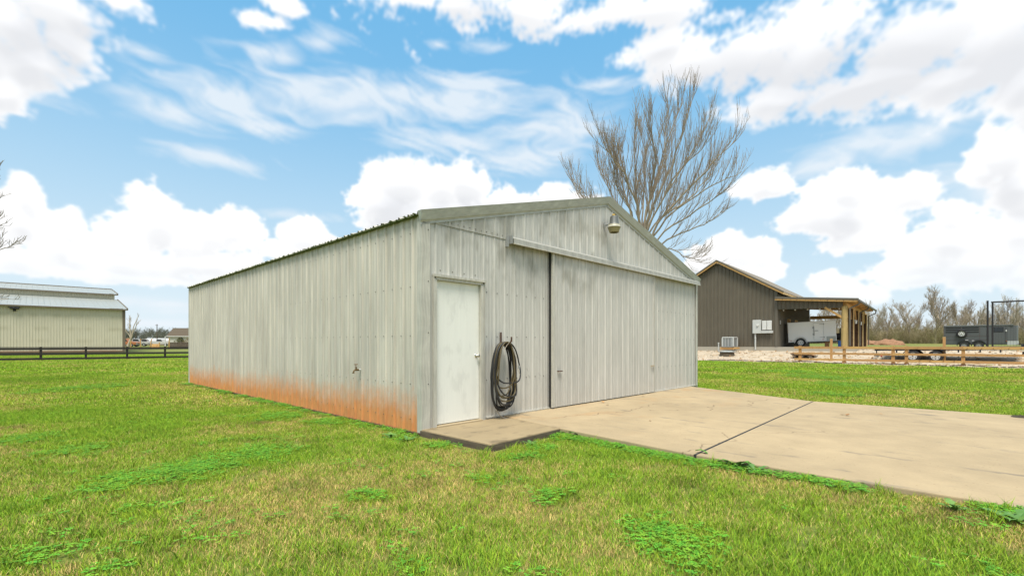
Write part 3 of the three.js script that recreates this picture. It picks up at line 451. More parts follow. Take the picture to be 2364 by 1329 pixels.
// ---------------------------------------------------------------- things on the shed
const atShed = (x, y, z) => fromShed(x, z, y);
{
  const l = thing('barn_light', 'dusk to dawn barn light with ribbed lens on the shed gable', 'light', atShed(4.47, 3.50, 0), TH); l.scale.setScalar(0.8);
  part('mounting_arm', merge([rbox(0.05, 0.14, 0.02, 0, 0.2, 0.042, 0.005), tube([V(0, 0.2, 0.04), V(0, 0.2, 0.12), V(0, 0.215, 0.24)], 0.02, 10, 8), box(0.03, 0.035, 0.05, 0, 0.185, 0.08)]), M.grey, l);
  const lathe = (pts, seg = 24) => clean(new THREE.LatheGeometry(pts.map(([x, y]) => new THREE.Vector2(x, y)), seg).translate(0, 0, 0.32));
  part('housing', lathe([[0, 0.375], [0.09, 0.372], [0.10, 0.355], [0.115, 0.20], [0.135, 0.172], [0.13, 0.165], [0, 0.165]]), plain(0.17, 0.175, 0.165, 0.5, 0.5), l);
  part('photocell', lathe([[0, 0.425], [0.03, 0.422], [0.04, 0.405], [0.04, 0.372], [0, 0.372]], 14).translate(-0.02, 0, 0), plain(0.55, 0.36, 0.07, 0.5), l);
  const ring = []; for (let k = 0; k < 36; k++) { const a = k / 36 * 2 * Math.PI; ring.push(box(0.010, 0.058, 0.012, Math.cos(a) * 0.143, 0.135, 0.32 + Math.sin(a) * 0.143, 0, -a, 0)); }
  part('lens_collar', merge([lathe([[0.128, 0.165], [0.140, 0.16], [0.150, 0.12], [0.166, 0.105], [0.166, 0.092], [0.15, 0.092], [0.128, 0.1]]), ...ring]), plain(0.48, 0.46, 0.37, 0.45), l);
  part('refractor_lens', lathe([[0.160, 0.094], [0.155, 0.085], [0.118, -0.022], [0.112, -0.032], [0.105, -0.032], [0.11, -0.02], [0.145, 0.085]], 36), new THREE.MeshPhysicalMaterial({ color: lin(0.34, 0.30, 0.15), roughness: 0.5, transmission: 0.25, thickness: 0, side: THREE.DoubleSide }), l);
  part('bulb', lathe([[0.02, 0.165], [0.03, 0.1], [0.045, 0.05], [0.035, 0.005], [0, -0.01]], 16), M.bright, l);

  const f = thing('water_spigot', 'brass garden spigot on a white flange on the shed side wall', 'spigot', atShed(0, 0.835, -1.64), TH); f.scale.setScalar(0.85);
  part('flange', merge([cyl(0.028, 0.028, 0.012, -0.008, 0, 0, 'x'), cyl(0.016, 0.016, 0.05, -0.035, 0, 0, 'x')]), M.white, f);
  part('valve_body', merge([cyl(0.017, 0.019, 0.07, -0.085, 0, 0, 'x'), cyl(0.016, 0.014, 0.05, -0.10, 0.03, 0), tube([V(-0.11, 0.0, 0), V(-0.14, -0.01, 0), V(-0.155, -0.045, 0)], 0.014, 10, 8), cyl(0.02, 0.02, 0.018, -0.156, -0.052, 0)]), plain(0.17, 0.11, 0.045, 0.5, 0.6), f);
  part('tap_handle', merge([cyl(0.007, 0.007, 0.05, -0.105, 0.075, 0), rbox(0.075, 0.014, 0.016, -0.105, 0.102, 0, 0.005)]), plain(0.22, 0.12, 0.05, 0.5, 0.5), f);

  // hose hanger and the two coiled hoses
  const h = thing('hose_hanger', 'rusty forked steel bracket holding coiled hoses beside the white door', 'bracket', atShed(1.485, 1.24, 0.02), TH);
  part('wall_strap', rbox(0.035, 0.26, 0.01, 0, 0.06, 0.005, 0.003), M.rust, h);
  part('arm', merge([tube([V(0, 0, 0.0), V(0, -0.01, 0.1), V(0, 0.0, 0.19), V(0, 0.05, 0.225), V(0, 0.095, 0.235)], 0.012, 20, 7), box(0.03, 0.08, 0.008, 0, 0.075, 0.235)]), M.rust, h);
  const coil = (loops, rad, seed) => {
    const r = rng(seed), pts = [];
    loops.forEach(([bot, w, z, sh], i) => {
      const n = 22, nx = loops[(i + 1) % loops.length];
      for (let k = 0; k < n; k++) {
        const a = k / n * 2 * Math.PI, f = i + 1 < loops.length ? k / n : 0, B = mix(bot, nx[0], f), W = mix(w, nx[1], f), Z = mix(z, nx[2], f), S = mix(sh, nx[3], f);
        const c = (1 - Math.cos(a)) / 2, x = -0.07 + (S - 0.03) * c + W * Math.sign(Math.sin(a)) * Math.pow(Math.abs(Math.sin(a)), 0.62) * (0.94 + 0.12 * c) + 0.008 * (r() - 0.5), y = 0.018 - (0.018 + B) * Math.pow(c, 0.86) + 0.006 * (r() - 0.5);
        pts.push(V(x, y + (k === 0 ? 0.006 * i * 0.3 : 0), Z + 0.035 * Math.sin(a * 2 + i) * c + 0.02 * c));
      }
    });
    return tube(pts, rad, pts.length * 2, 6);
  };
  const hb = thing('garden_hose', 'black rubber garden hose coiled on the rusty bracket', 'hose', atShed(1.485, 1.24, 0.02), TH, 'hoses hanging beside the white door');
  part('coil', coil([[1.02, 0.21, 0.06, 0.02], [0.98, 0.23, 0.10, 0.0], [1.06, 0.19, 0.08, -0.01], [0.95, 0.25, 0.13, 0.02], [1.03, 0.22, 0.16, -0.01], [0.90, 0.235, 0.11, 0.01], [1.07, 0.18, 0.15, 0.02], [0.84, 0.25, 0.18, 0.0], [1.0, 0.21, 0.19, 0.03], [0.6, 0.26, 0.2, 0.08]], 0.0118, 3), plain(0.016, 0.016, 0.016, 0.5), hb);
  part('coupling', cyl(0.017, 0.017, 0.05, 0.215, -0.36, 0.2, 'y', 10), M.grey, hb);
  const ht = thing('garden_hose', 'olive brown garden hose coiled over the black one', 'hose', atShed(1.485, 1.25, 0.02), TH, 'hoses hanging beside the white door');
  part('coil', coil([[0.72, 0.2, 0.17, -0.03], [0.88, 0.22, 0.14, 0.0], [0.79, 0.2, 0.2, 0.0], [0.97, 0.235, 0.17, 0.03], [0.68, 0.17, 0.21, -0.03]], 0.0105, 8), plain(0.09, 0.066, 0.024, 0.5), ht);
  const wr = thing('wire_scrap', 'thin pale wire ends dangling from the hose bracket', 'wire', atShed(1.485, 1.25, 0.02), TH);
  part('strand', tube([V(0.02, -0.02, 0.2), V(0.1, -0.2, 0.23), V(0.13, -0.38, 0.24), V(0.2, -0.5, 0.24)], 0.0035, 20, 5), M.twigPale, wr);
  part('strand', tube([V(0, 0.02, 0.2), V(-0.1, -0.02, 0.24), V(-0.17, -0.08, 0.26)], 0.0035, 12, 5), M.twigPale, wr);
  const cd = thing('cord_end', 'short pale cord with a plug lying below the hoses', 'cord', atShed(1.40, 0.12, 0.06), TH);
  part('cable', tube([V(-0.06, 0.1, 0.02), V(-0.04, 0.03, 0.06), V(0.05, -0.03, 0.1), V(0.12, -0.04, 0.13)], 0.008, 16, 6), plain(0.42, 0.36, 0.28, 0.7), cd);
  part('plug', rbox(0.035, 0.05, 0.035, -0.06, 0.12, 0.02, 0.008), M.bright, cd);
}
// ---------------------------------------------------------------- brown metal building with a timber porch
const RT = -Math.PI / 4, RTB = -41.5 * Math.PI / 180;                                                        // everything by the right yard is square to this turn
{
  const K = P(1794, 0, 38); K.y = 1.02;
  const b = thing('metal_building', 'brown ribbed metal building with steep gable and open timber porch', 'building', K, RTB);
  const HW = 4.56, EV = 4.52, RISE = 2.74, LEN = 13.4, W2 = HW * 2, al = Math.atan2(RISE, HW), ca = Math.cos(al), sa = Math.sin(al);
  const gb = (t) => EV + RISE * (t < HW ? t : W2 - t) / HW, ro = { pitch: 0.3048, ribH: 0.05, base: 0.10, top: 0.04, uw: 3, uh: 3, minor: false, breaks: [HW] };
  for (let t = 0; t < W2 - 0.01; t += 0.912) part('wall_panel', ribPanel(t, Math.min(t + 0.912, W2 - 0.0), 0, gb, ro).translate(-W2, 0, 0), M.bronze, b);
  for (let t = 0; t < LEN - 0.01; t += 0.872) part('porch_wall_panel', mapG(ribPanel(t, Math.min(t + 0.872, LEN), 0, EV, ro), (s, y, z) => [z, y, -s]), M.bronze, b);
  part('far_wall', merge([ribPanel(0, LEN, 0, EV, ro).rotateY(Math.PI / 2).translate(-W2, 0, 0), ribPanel(0, W2, 0, gb, ro).translate(-W2, 0, -LEN)]), M.bronze, b);
  part('corner_trim', merge([box(0.16, EV, 0.03, -0.03, EV / 2, 0.055), box(0.03, EV, 0.14, 0.056, EV / 2, -0.03)]), M.bronzeTrim, b); part('corner_trim', box(0.14, EV, 0.03, -W2 + 0.05, EV / 2, 0.055), M.bronzeTrim, b);
  part('window_band', merge([box(0.05, 0.3, 2.4, 0.03, EV - 0.42, -1.4)]), M.zincRoof, b).name = 'clerestory_strip';
  const slab = part('foundation', merge([box(W2 + 0.1, 0.6, LEN + 0.1, -HW, -0.305, -LEN / 2), box(5.2, 0.55, LEN + 0.6, 2.65, -0.285, -LEN / 2 + 0.1)]), M.slabGrey, b);
  // main roof with timber soffit and fascia
  const OE = 0.55, OG = 0.35;
  for (const s of [-1, 1]) {
    const roof = part('roof', ribPanel(-OG, LEN + OG, 0, (HW + OE) / ca, { ...ro, breaks: [] }), M.bronze, b);
    mapG(roof.geometry, (t, q, z) => { const x = OE - q * ca, y = EV + 0.14 - OE * sa / ca + q * sa; return [s > 0 ? x + z * sa : -W2 - x - z * sa, y + z * ca, -t]; });
    const m = (a, c) => V(s > 0 ? a : -W2 - a, c, 0), y0 = EV - OE * sa / ca;
    part('rake_board', beam(m(OE, y0 + 0.035).setZ(OG - 0.03), m(-HW, EV + RISE + 0.035).setZ(OG - 0.03), 0.05, 0.15), M.pine, roof);
    part('rake_flashing', beam(m(OE + 0.02, y0 + 0.14).setZ(OG + 0.012), m(-HW, EV + RISE + 0.15).setZ(OG + 0.012), 0.03, 0.1), M.bronzeTrim, roof);
    part('soffit', beam(m(OE - 0.02, y0 - 0.02).setZ(-LEN / 2), m(0, EV - 0.02 + 0.0).setZ(-LEN / 2), LEN + 0.6, 0.03), M.pine2, roof);
    part('eave_fascia', beam(V(s > 0 ? OE : -W2 - OE, y0 + 0.03, OG), V(s > 0 ? OE : -W2 - OE, y0 + 0.03, -LEN - OG), 0.04, 0.16), s > 0 ? M.pine2 : M.pine, roof);
  }
  // porch
  const PX = 4.5, Y0 = 3.72, Y1 = 3.34, RY = (x) => Y0 + (Y1 - Y0) * x / PX;
  part('porch_header', ribPanel(0.03, PX - 0.12, (t) => 3.0 - 0.02 * t, (t) => RY(t) + 0.02, ro).translate(0, 0, -0.02), M.bronze, b);
  const pr = part('porch_roof', ribPanel(-0.45, LEN + 0.45, 0, 5.35, ro), M.bronze, b);
  mapG(pr.geometry, (t, q, z) => [q - 0.02, RY(q) + 0.19 + z, -t]);
  part('porch_rake_board', beam(V(-0.05, RY(0) + 0.06, 0.40), V(5.3, RY(5.3) + 0.06, 0.40), 0.05, 0.13), M.pine, pr);
  part('porch_rake_flashing', beam(V(-0.05, RY(0) + 0.19, 0.44), V(5.36, RY(5.36) + 0.19, 0.44), 0.03, 0.15), M.bronzeTrim, pr);
  part('porch_ceiling_deck', beam(V(0, RY(0) + 0.145, -LEN / 2), V(5.3, RY(5.3) + 0.145, -LEN / 2), LEN + 0.8, 0.02), M.pine2, pr);
  part('gutter', merge([box(0.13, 0.12, LEN + 0.9, 5.37, RY(5.35) + 0.10, -LEN / 2)]), M.bronzeTrim, pr);
  for (let k = 0; k < 14; k++) part('rafter', beam(V(0.04, RY(0) + 0.03, -0.3 - k * 0.9), V(5.28, RY(5.28) + 0.03, -0.3 - k * 0.9), 0.06, 0.2), M.pine, b);
  part('porch_beam', beam(V(PX, RY(PX) - 0.2, -0.15), V(PX, RY(PX) - 0.2, -LEN - 0.1), 0.16, 0.26), M.pine, b);
  part('back_beam', beam(V(0.1, 2.86, -LEN + 0.1), V(PX, 2.86, -LEN + 0.1), 0.12, 0.32), M.pine, b);
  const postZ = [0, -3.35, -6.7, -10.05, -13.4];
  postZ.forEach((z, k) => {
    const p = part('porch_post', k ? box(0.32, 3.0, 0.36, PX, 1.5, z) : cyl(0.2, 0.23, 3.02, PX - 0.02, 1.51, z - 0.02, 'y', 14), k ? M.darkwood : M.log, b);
    if (k) { p.userData.label = 'dark brown post with pale outer edge'; part('pale_strip', box(0.05, 3.05, 0.3, PX + 0.19, 1.52, z + 0.04), M.pine2, p); }  // dark brown post with a paler tan strip along its outer side
    for (const s of [-1, 1]) { if (!k && s > 0) continue; part('knee_brace', beam(V(PX + 0.02, 2.2, z + s * 0.12), V(PX + 0.02, RY(PX) - 0.24, z + s * 0.85), 0.1, 0.14), M.pine, p); }
    if (!k || k === 4) part('knee_brace', beam(V(PX - 0.1, 2.15, z), V(PX - 1.25, 2.98, z), 0.12, 0.16), M.pine, p);
  });
  for (const z of [0.18, -6.4, -13.5]) { const s = part('downspout', merge([beam(V(5.37, RY(5.35) + 0.05, z), V(5.37, RY(5.35) - 0.16, z), 0.08, 0.08), beam(V(5.37, RY(5.35) - 0.14, z), V(PX + 0.32, RY(PX) - 0.5, z), 0.08, 0.08), beam(V(PX + 0.32, RY(PX) - 0.47, z), V(PX + 0.32, 0.1, z), 0.085, 0.085)]), M.bronzeTrim, b); }
  for (const [z, w] of [[-4.1, 1.0], [-7.0, 1.0]]) { const g = part('window_opening', box(0.03, 1.1, w, 0.045, 1.75, z), M.cedar2, b); part('window_frame', merge([box(0.05, 0.08, w + 0.16, 0.05, 2.34, z), box(0.05, 1.2, 0.08, 0.05, 1.75, z - w / 2 - 0.04), box(0.05, 1.2, 0.08, 0.05, 1.75, z + w / 2 + 0.04)]), M.pine2, g); }
  const bulbs = []; for (const [x, z] of [[0.4, -0.4], [1.2, -0.45], [2.05, -0.45], [2.85, -0.5], [3.5, -0.7], [4.0, -1.2]]) bulbs.push([x, z]);
  for (const [x, z] of bulbs) part('ceiling_bulb', clean(new THREE.SphereGeometry(0.06, 10, 8).translate(x, 2.93, z)), M.bright, b);
  part('outlet_box', rbox(0.06, 0.32, 0.16, 0.06, 2.0, -0.9, 0.01), M.white, b);
  for (const z of [-3.35, -6.7]) part('porch_lantern', merge([cyl(0.09, 0.07, 0.26, PX + 0.34, 1.95, z + 0.1, 'y', 8), box(0.12, 0.05, 0.05, PX + 0.27, 2.1, z + 0.1)]), M.white, b);

  // things by the building
  const loc = (x, y, z) => V(x, y, z).applyAxisAngle(V(0, 1, 0), RTB).add(K);
  const onPad = (x, z) => { const p = loc(x, 0, z); p.y = height(p.x, p.z) + 0.04; return p; };
  { const p = onPad(-3.3, 0.9); p.y = Math.max(p.y, 0.98);
    const a = thing('air_conditioner', 'pale grey outdoor air conditioner unit against the brown gable wall', 'air conditioner', p, RT);
    part('cabinet', merge([box(0.82, 0.72, 0.82, 0, 0.42, 0)]), plain(0.06, 0.065, 0.07, 0.7), a);
    part('base_pan', box(0.9, 0.06, 0.9, 0, 0.05, 0), M.grey, a); part('top_cover', rbox(0.92, 0.08, 0.92, 0, 0.81, 0, 0.02), M.white, a);
    for (const [x, z] of [[-0.43, -0.43], [0.43, -0.43], [-0.43, 0.43], [0.43, 0.43]]) part('corner_post', box(0.1, 0.7, 0.1, x, 0.43, z), M.white, a);
    for (let k = 0; k < 6; k++) { part('louver', box(0.045, 0.68, 0.02, -0.3 + k * 0.12, 0.43, 0.43), M.white, a); part('louver', box(0.02, 0.68, 0.045, -0.43, 0.43, -0.3 + k * 0.12), M.white, a); part('louver', box(0.02, 0.68, 0.035, 0.43, 0.43, -0.3 + k * 0.12), M.grey, a); }  // right-hand louvers greyer: shade of that side put into their colour
    const wb = thing('timber_skid', 'short tan boards under the air conditioner', 'boards', p.clone().add(V(0, -0.19, 0)), RT); for (const z of [-0.3, 0.3]) part('board', beam(V(-0.65, 0.12, z), V(0.65, 0.12, z), 0.18, 0.14), M.pine, wb);
    part('board', beam(V(-0.6, 0.04, 0.45), V(0.5, 0.04, 0.5), 0.15, 0.06), M.cedar, wb); }
  { const e = thing('electric_meter_box', 'grey electric meter cabinet with two breaker boxes on the brown wall', 'meter box', loc(-1.35, 1.02, 0.03), RT);
    part('cabinet', rbox(0.62, 1.1, 0.26, -0.05, 0.62, 0.14, 0.02), M.white, e); part('meter_dial', cyl(0.09, 0.09, 0.08, 0.04, 0.75, 0.3, 'z', 18), M.bright, e);
    for (const x of [0.5, 0.87]) part('breaker_box', rbox(0.33, 0.75, 0.16, x, 0.72, 0.1, 0.015), M.bright, e);
    part('wireway', rbox(0.86, 0.2, 0.18, 0.7, 0.18, 0.1, 0.015), M.white, e);
    part('conduit', merge([cyl(0.06, 0.06, 1.35, -0.18, -0.6, 0.14), cyl(0.075, 0.075, 0.1, -0.18, -0.3, 0.14)]), M.white, e); }
  { const p = onPad(-3.0, 2.6); const t = thing('tank_riser', 'round concrete tank riser with a grey lid in the limestone yard', 'tank lid', p, RT);
    part('riser_ring', cyl(0.52, 0.56, 0.32, 0, 0.12, 0, 'y', 28), M.edge, t); part('lid', merge([cyl(0.62, 0.62, 0.05, 0.02, 0.31, 0, 'y', 28), cyl(0.3, 0.55, 0.04, 0.02, 0.35, 0, 'y', 28)]), plain(0.42, 0.46, 0.46, 0.6), t); }
  { const p = onPad(-4.3, 0.6); const t = thing('vent_pipe', 'thin white plastic pipe standing up by the slab', 'pipe', p, 0); part('pipe', cyl(0.05, 0.05, 0.75, 0, 0.33, 0), M.white, t); part('cap', cyl(0.065, 0.065, 0.09, 0, 0.7, 0), M.bright, t); }
  { const p = loc(3.8, 0, -1.6); const t = thing('blue_bucket', 'blue plastic barrel on the porch slab beside the log post', 'barrel', P(1941, 0, 36.2).setY(1.02), 0); part('drum', cyl(0.16, 0.15, 0.46, 0, 0.23, 0, 'y', 18), plain(0.02, 0.10, 0.33, 0.45), t); part('rim', cyl(0.17, 0.17, 0.03, 0, 0.47, 0, 'y', 18), plain(0.03, 0.14, 0.4, 0.45), t); }
  { const t = thing('smoker_grill', 'black barrel grill standing on the porch between the dark posts', 'grill', loc(3.2, 0, -4.9), RT + 0.3); part('barrel', cyl(0.28, 0.28, 1.0, 0, 0.85, 0, 'x', 16), M.black, t); for (const x of [-0.4, 0.4]) for (const z of [-0.2, 0.2]) part('leg', box(0.05, 0.7, 0.05, x, 0.35, z), M.black, t); part('chimney', cyl(0.05, 0.05, 0.5, 0.42, 1.3, 0), M.black, t); }
  { const q = P(1856, 0, 33.8); q.y = height(q.x, q.z) + 0.04; const t = thing('lumber_pallet', 'wooden pallet stacked with brown boards behind the cedar fence', 'pallet', q, RT);
    for (let k = 0; k < 3; k++) part('runner', box(0.09, 0.1, 1.0, -0.5 + k * 0.5, 0.05, 0), M.greywood, t); for (let k = 0; k < 4; k++) part('board', beam(V(-0.75, 0.13 + k * 0.06, -0.35 + 0.1 * k), V(0.75 - 0.1 * k, 0.13 + k * 0.06, -0.3 + 0.2 * k), 0.5, 0.045), k % 2 ? M.cedar2 : M.greywood, t); }
  // cargo trailer on the porch slab
  { const c = P(1876, 0, 38.2); c.y = 1.02; const yaw = -Math.atan2(0.52, 0.853);
    const t = thing('cargo_trailer', 'white enclosed cargo trailer with side door parked under the porch', 'trailer', c, yaw); t.rotation.order = 'YXZ';
    const L = 3.3, Hh = 1.62, y0 = 0.42, til = 0.045, R = (g) => g.rotateZ(til);
    const body = part('body', R(rbox(L, Hh, 1.4, 0, y0 + Hh / 2, -0.7, 0.05, 2)), std({ color: lin(0.76, 0.76, 0.73), roughness: 0.4 }), t);
    part('roof_trim', R(merge([box(L + 0.02, 0.05, 1.42, 0, y0 + Hh - 0.02, -0.7), box(L + 0.02, 0.05, 1.42, 0, y0 + 0.02, -0.7)])), M.bright, body);
    const dr = part('side_door', R(rbox(0.66, Hh - 0.28, 0.03, 0.48, y0 + Hh / 2 - 0.01, 0.005, 0.01)), std({ color: lin(0.78, 0.78, 0.75), roughness: 0.4 }), t);
    part('door_seal', R(merge([box(0.012, Hh - 0.26, 0.02, 0.145, y0 + Hh / 2, 0.012), box(0.012, Hh - 0.26, 0.02, 0.815, y0 + Hh / 2, 0.012), box(0.68, 0.012, 0.02, 0.48, y0 + Hh - 0.14, 0.012), box(0.68, 0.012, 0.02, 0.48, y0 + 0.13, 0.012)])), M.grey, dr);
    for (const y of [0.32, 1.36]) part('hinge', R(merge([box(0.34, 0.03, 0.03, 0.7, y0 + y, 0.03), box(0.07, 0.1, 0.03, 0.83, y0 + y, 0.03)])), M.grey, dr);
    part('latch', R(merge([box(0.05, 0.75, 0.03, 0.17, y0 + 0.86, 0.035), box(0.25, 0.05, 0.04, 0.34, y0 + 0.86, 0.04), box(0.11, 0.12, 0.04, 0.13, y0 + 1.12, 0.03), box(0.11, 0.12, 0.04, 0.13, y0 + 0.58, 0.03)])), M.grey, dr);
    part('stone_guard', R(box(0.62, 0.34, 0.02, 1.3, y0 + 0.2, 0.005)), M.zincRoof, body);
    part('marker_light', R(rbox(0.1, 0.04, 0.03, 0.75, y0 + 0.14, 0.01, 0.005)), plain(0.5, 0.08, 0.01, 0.4), t); part('marker_light', R(rbox(0.1, 0.04, 0.03, -1.45, y0 + 0.14, 0.01, 0.005)), plain(0.35, 0.02, 0.02, 0.4), t);
    const fe = []; for (let k = 0; k <= 12; k++) { const a = Math.PI * k / 12; fe.push(box(0.12, 0.04, 0.16, -0.8 + Math.cos(a) * 0.43, 0.36 + Math.sin(a) * 0.43, 0.09, 0, 0, a + Math.PI / 2)); } part('fender', merge(fe), M.bright, t);
    for (const z of [0.05, -1.42]) wheel(t, -0.8, 0.345, z, 0.345, M.bright);
    part('axle', merge([box(0.1, 0.1, 1.4, -0.8, 0.36, -0.7), R(box(L, 0.12, 0.1, 0, y0 - 0.05, -0.25)), R(box(L, 0.12, 0.1, 0, y0 - 0.05, -1.2))]), M.black, t);
    part('tongue', R(merge([beam(V(L / 2 - 0.1, y0 - 0.03, -0.2), V(L / 2 + 1.0, y0 - 0.03, -0.7), 0.08, 0.1), beam(V(L / 2 - 0.1, y0 - 0.03, -1.2), V(L / 2 + 1.0, y0 - 0.03, -0.7), 0.08, 0.1)])), M.charcoal, t); part('jack', merge([cyl(0.04, 0.04, 0.8, L / 2 + 0.6, 0.4, -0.7)]), M.grey, t);
    part('wood_block', box(0.3, 0.4, 0.3, 1.0, 0.2, -0.3), M.cedar2, t); }
}
function wheel(t, x, y, z, r, rim, spokes = 8, w = 0.2) {                        // tyre and steel rim facing +z
  const ty = new THREE.LatheGeometry([[r * 0.60, -w / 2], [r * 0.9, -w / 2], [r, -w * 0.32], [r, w * 0.32], [r * 0.9, w / 2], [r * 0.60, w / 2]].map(([a, b]) => new THREE.Vector2(a, b)), 26); ty.rotateX(Math.PI / 2); ty.translate(x, y, z);
  const tm = part('tyre', clean(ty), M.rubber, t);
  const list = [cyl(r * 0.61, r * 0.61, 0.02, x, y, z + w * 0.28, 'z', 26), cyl(r * 0.2, r * 0.2, 0.05, x, y, z + w * 0.36, 'z', 12)];
  part('rim', merge(list), rim, tm);
  const hol = []; for (let k = 0; k < spokes; k++) { const a = (k + 0.5) / spokes * 2 * Math.PI; hol.push(cyl(r * 0.075, r * 0.075, 0.02, x + Math.cos(a) * r * 0.41, y + Math.sin(a) * r * 0.41, z + w * 0.28 + 0.008, 'z', 8)); } hol.push(cyl(r * 0.1, r * 0.1, 0.02, x, y, z + w * 0.36 + 0.02, 'z', 10));
  part('rim_hole', merge(hol), M.black, tm);
}
// ---------------------------------------------------------------- cedar rail fence
{
  const A = V(0.7071, 0, 0.7071), O = V(20.66 - 1.5, 0, -(50.6 - (20.66 - 1.5)));
  const onLine = (px) => { const k = (px - CX) / FOC, d = 50.6 / (1 + k), v = V(k * d, 0, -d); v.y = height(v.x, v.z); return v; };
  const f = thing('cedar_rail_fence', 'three rail cedar fence along the edge of the limestone yard', 'fence', onLine(1848), RT);
  const xs = [1848, 1950, 2063, 2094, 2225, 2420].map((px) => onLine(px).sub(f.position).dot(A));
  xs.forEach((x, i) => { const p = part('post', box(0.15, 1.12, 0.15, x, 0.55, 0), M.cedar, f); part('post_collar', box(0.2, 0.16, 0.2, x, 0.06, 0), M.cedar2, p); });
  for (let i = 0; i + 1 < xs.length; i++) for (const [y, h] of [[1.0, 0.15], [0.62, 0.13], [0.24, 0.13]]) part('rail', beam(V(i ? xs[i] + 0.0 : xs[i] - 0.32, y + 0.004 * i, 0.1), V(xs[i + 1] - 0.002, y + 0.004 * i, 0.1), 0.045, h), [M.cedar, M.pine, M.cedar][(i + Math.round(y * 3)) % 3], f);
  for (const [px, dp] of [[1920, 3.2], [2181, 4.0]]) { const v = onLine(px), p2 = P(px, 0, -v.z + dp * 0.4); p2.y = height(p2.x, p2.z); const t = thing('timber_post', px < 2000 ? 'lone square timber post behind the cedar fence before the cargo trailer' : 'lone square timber post behind the cedar fence before the horse trailer', 'post', p2, RT); part('shaft', box(0.13, 1.5, 0.13, 0, 0.74, 0), M.cedar, t); part('post_top', box(0.135, 0.03, 0.135, 0, 1.5, 0), M.pine2, t); }
  // dark hose lying along the foot of the fence
  const pts = [], r = rng(9); for (let k = 0; k < 30; k++) { const px = 1640 + k * 26, v = onLine(px); v.x -= 0.35 + 0.25 * Math.sin(k * 1.3); v.z += 0.35 + 0.25 * Math.sin(k * 1.3) + 0.1 * r(); v.y = height(v.x, v.z) + 0.06 + 0.05 * Math.max(0, Math.sin(k * 0.9)); pts.push(v); }
  tag(part('ground_hose', tube(pts, 0.022, 180, 6), M.black), 'dark hose lying along the foot of the cedar fence', 'hose');
}
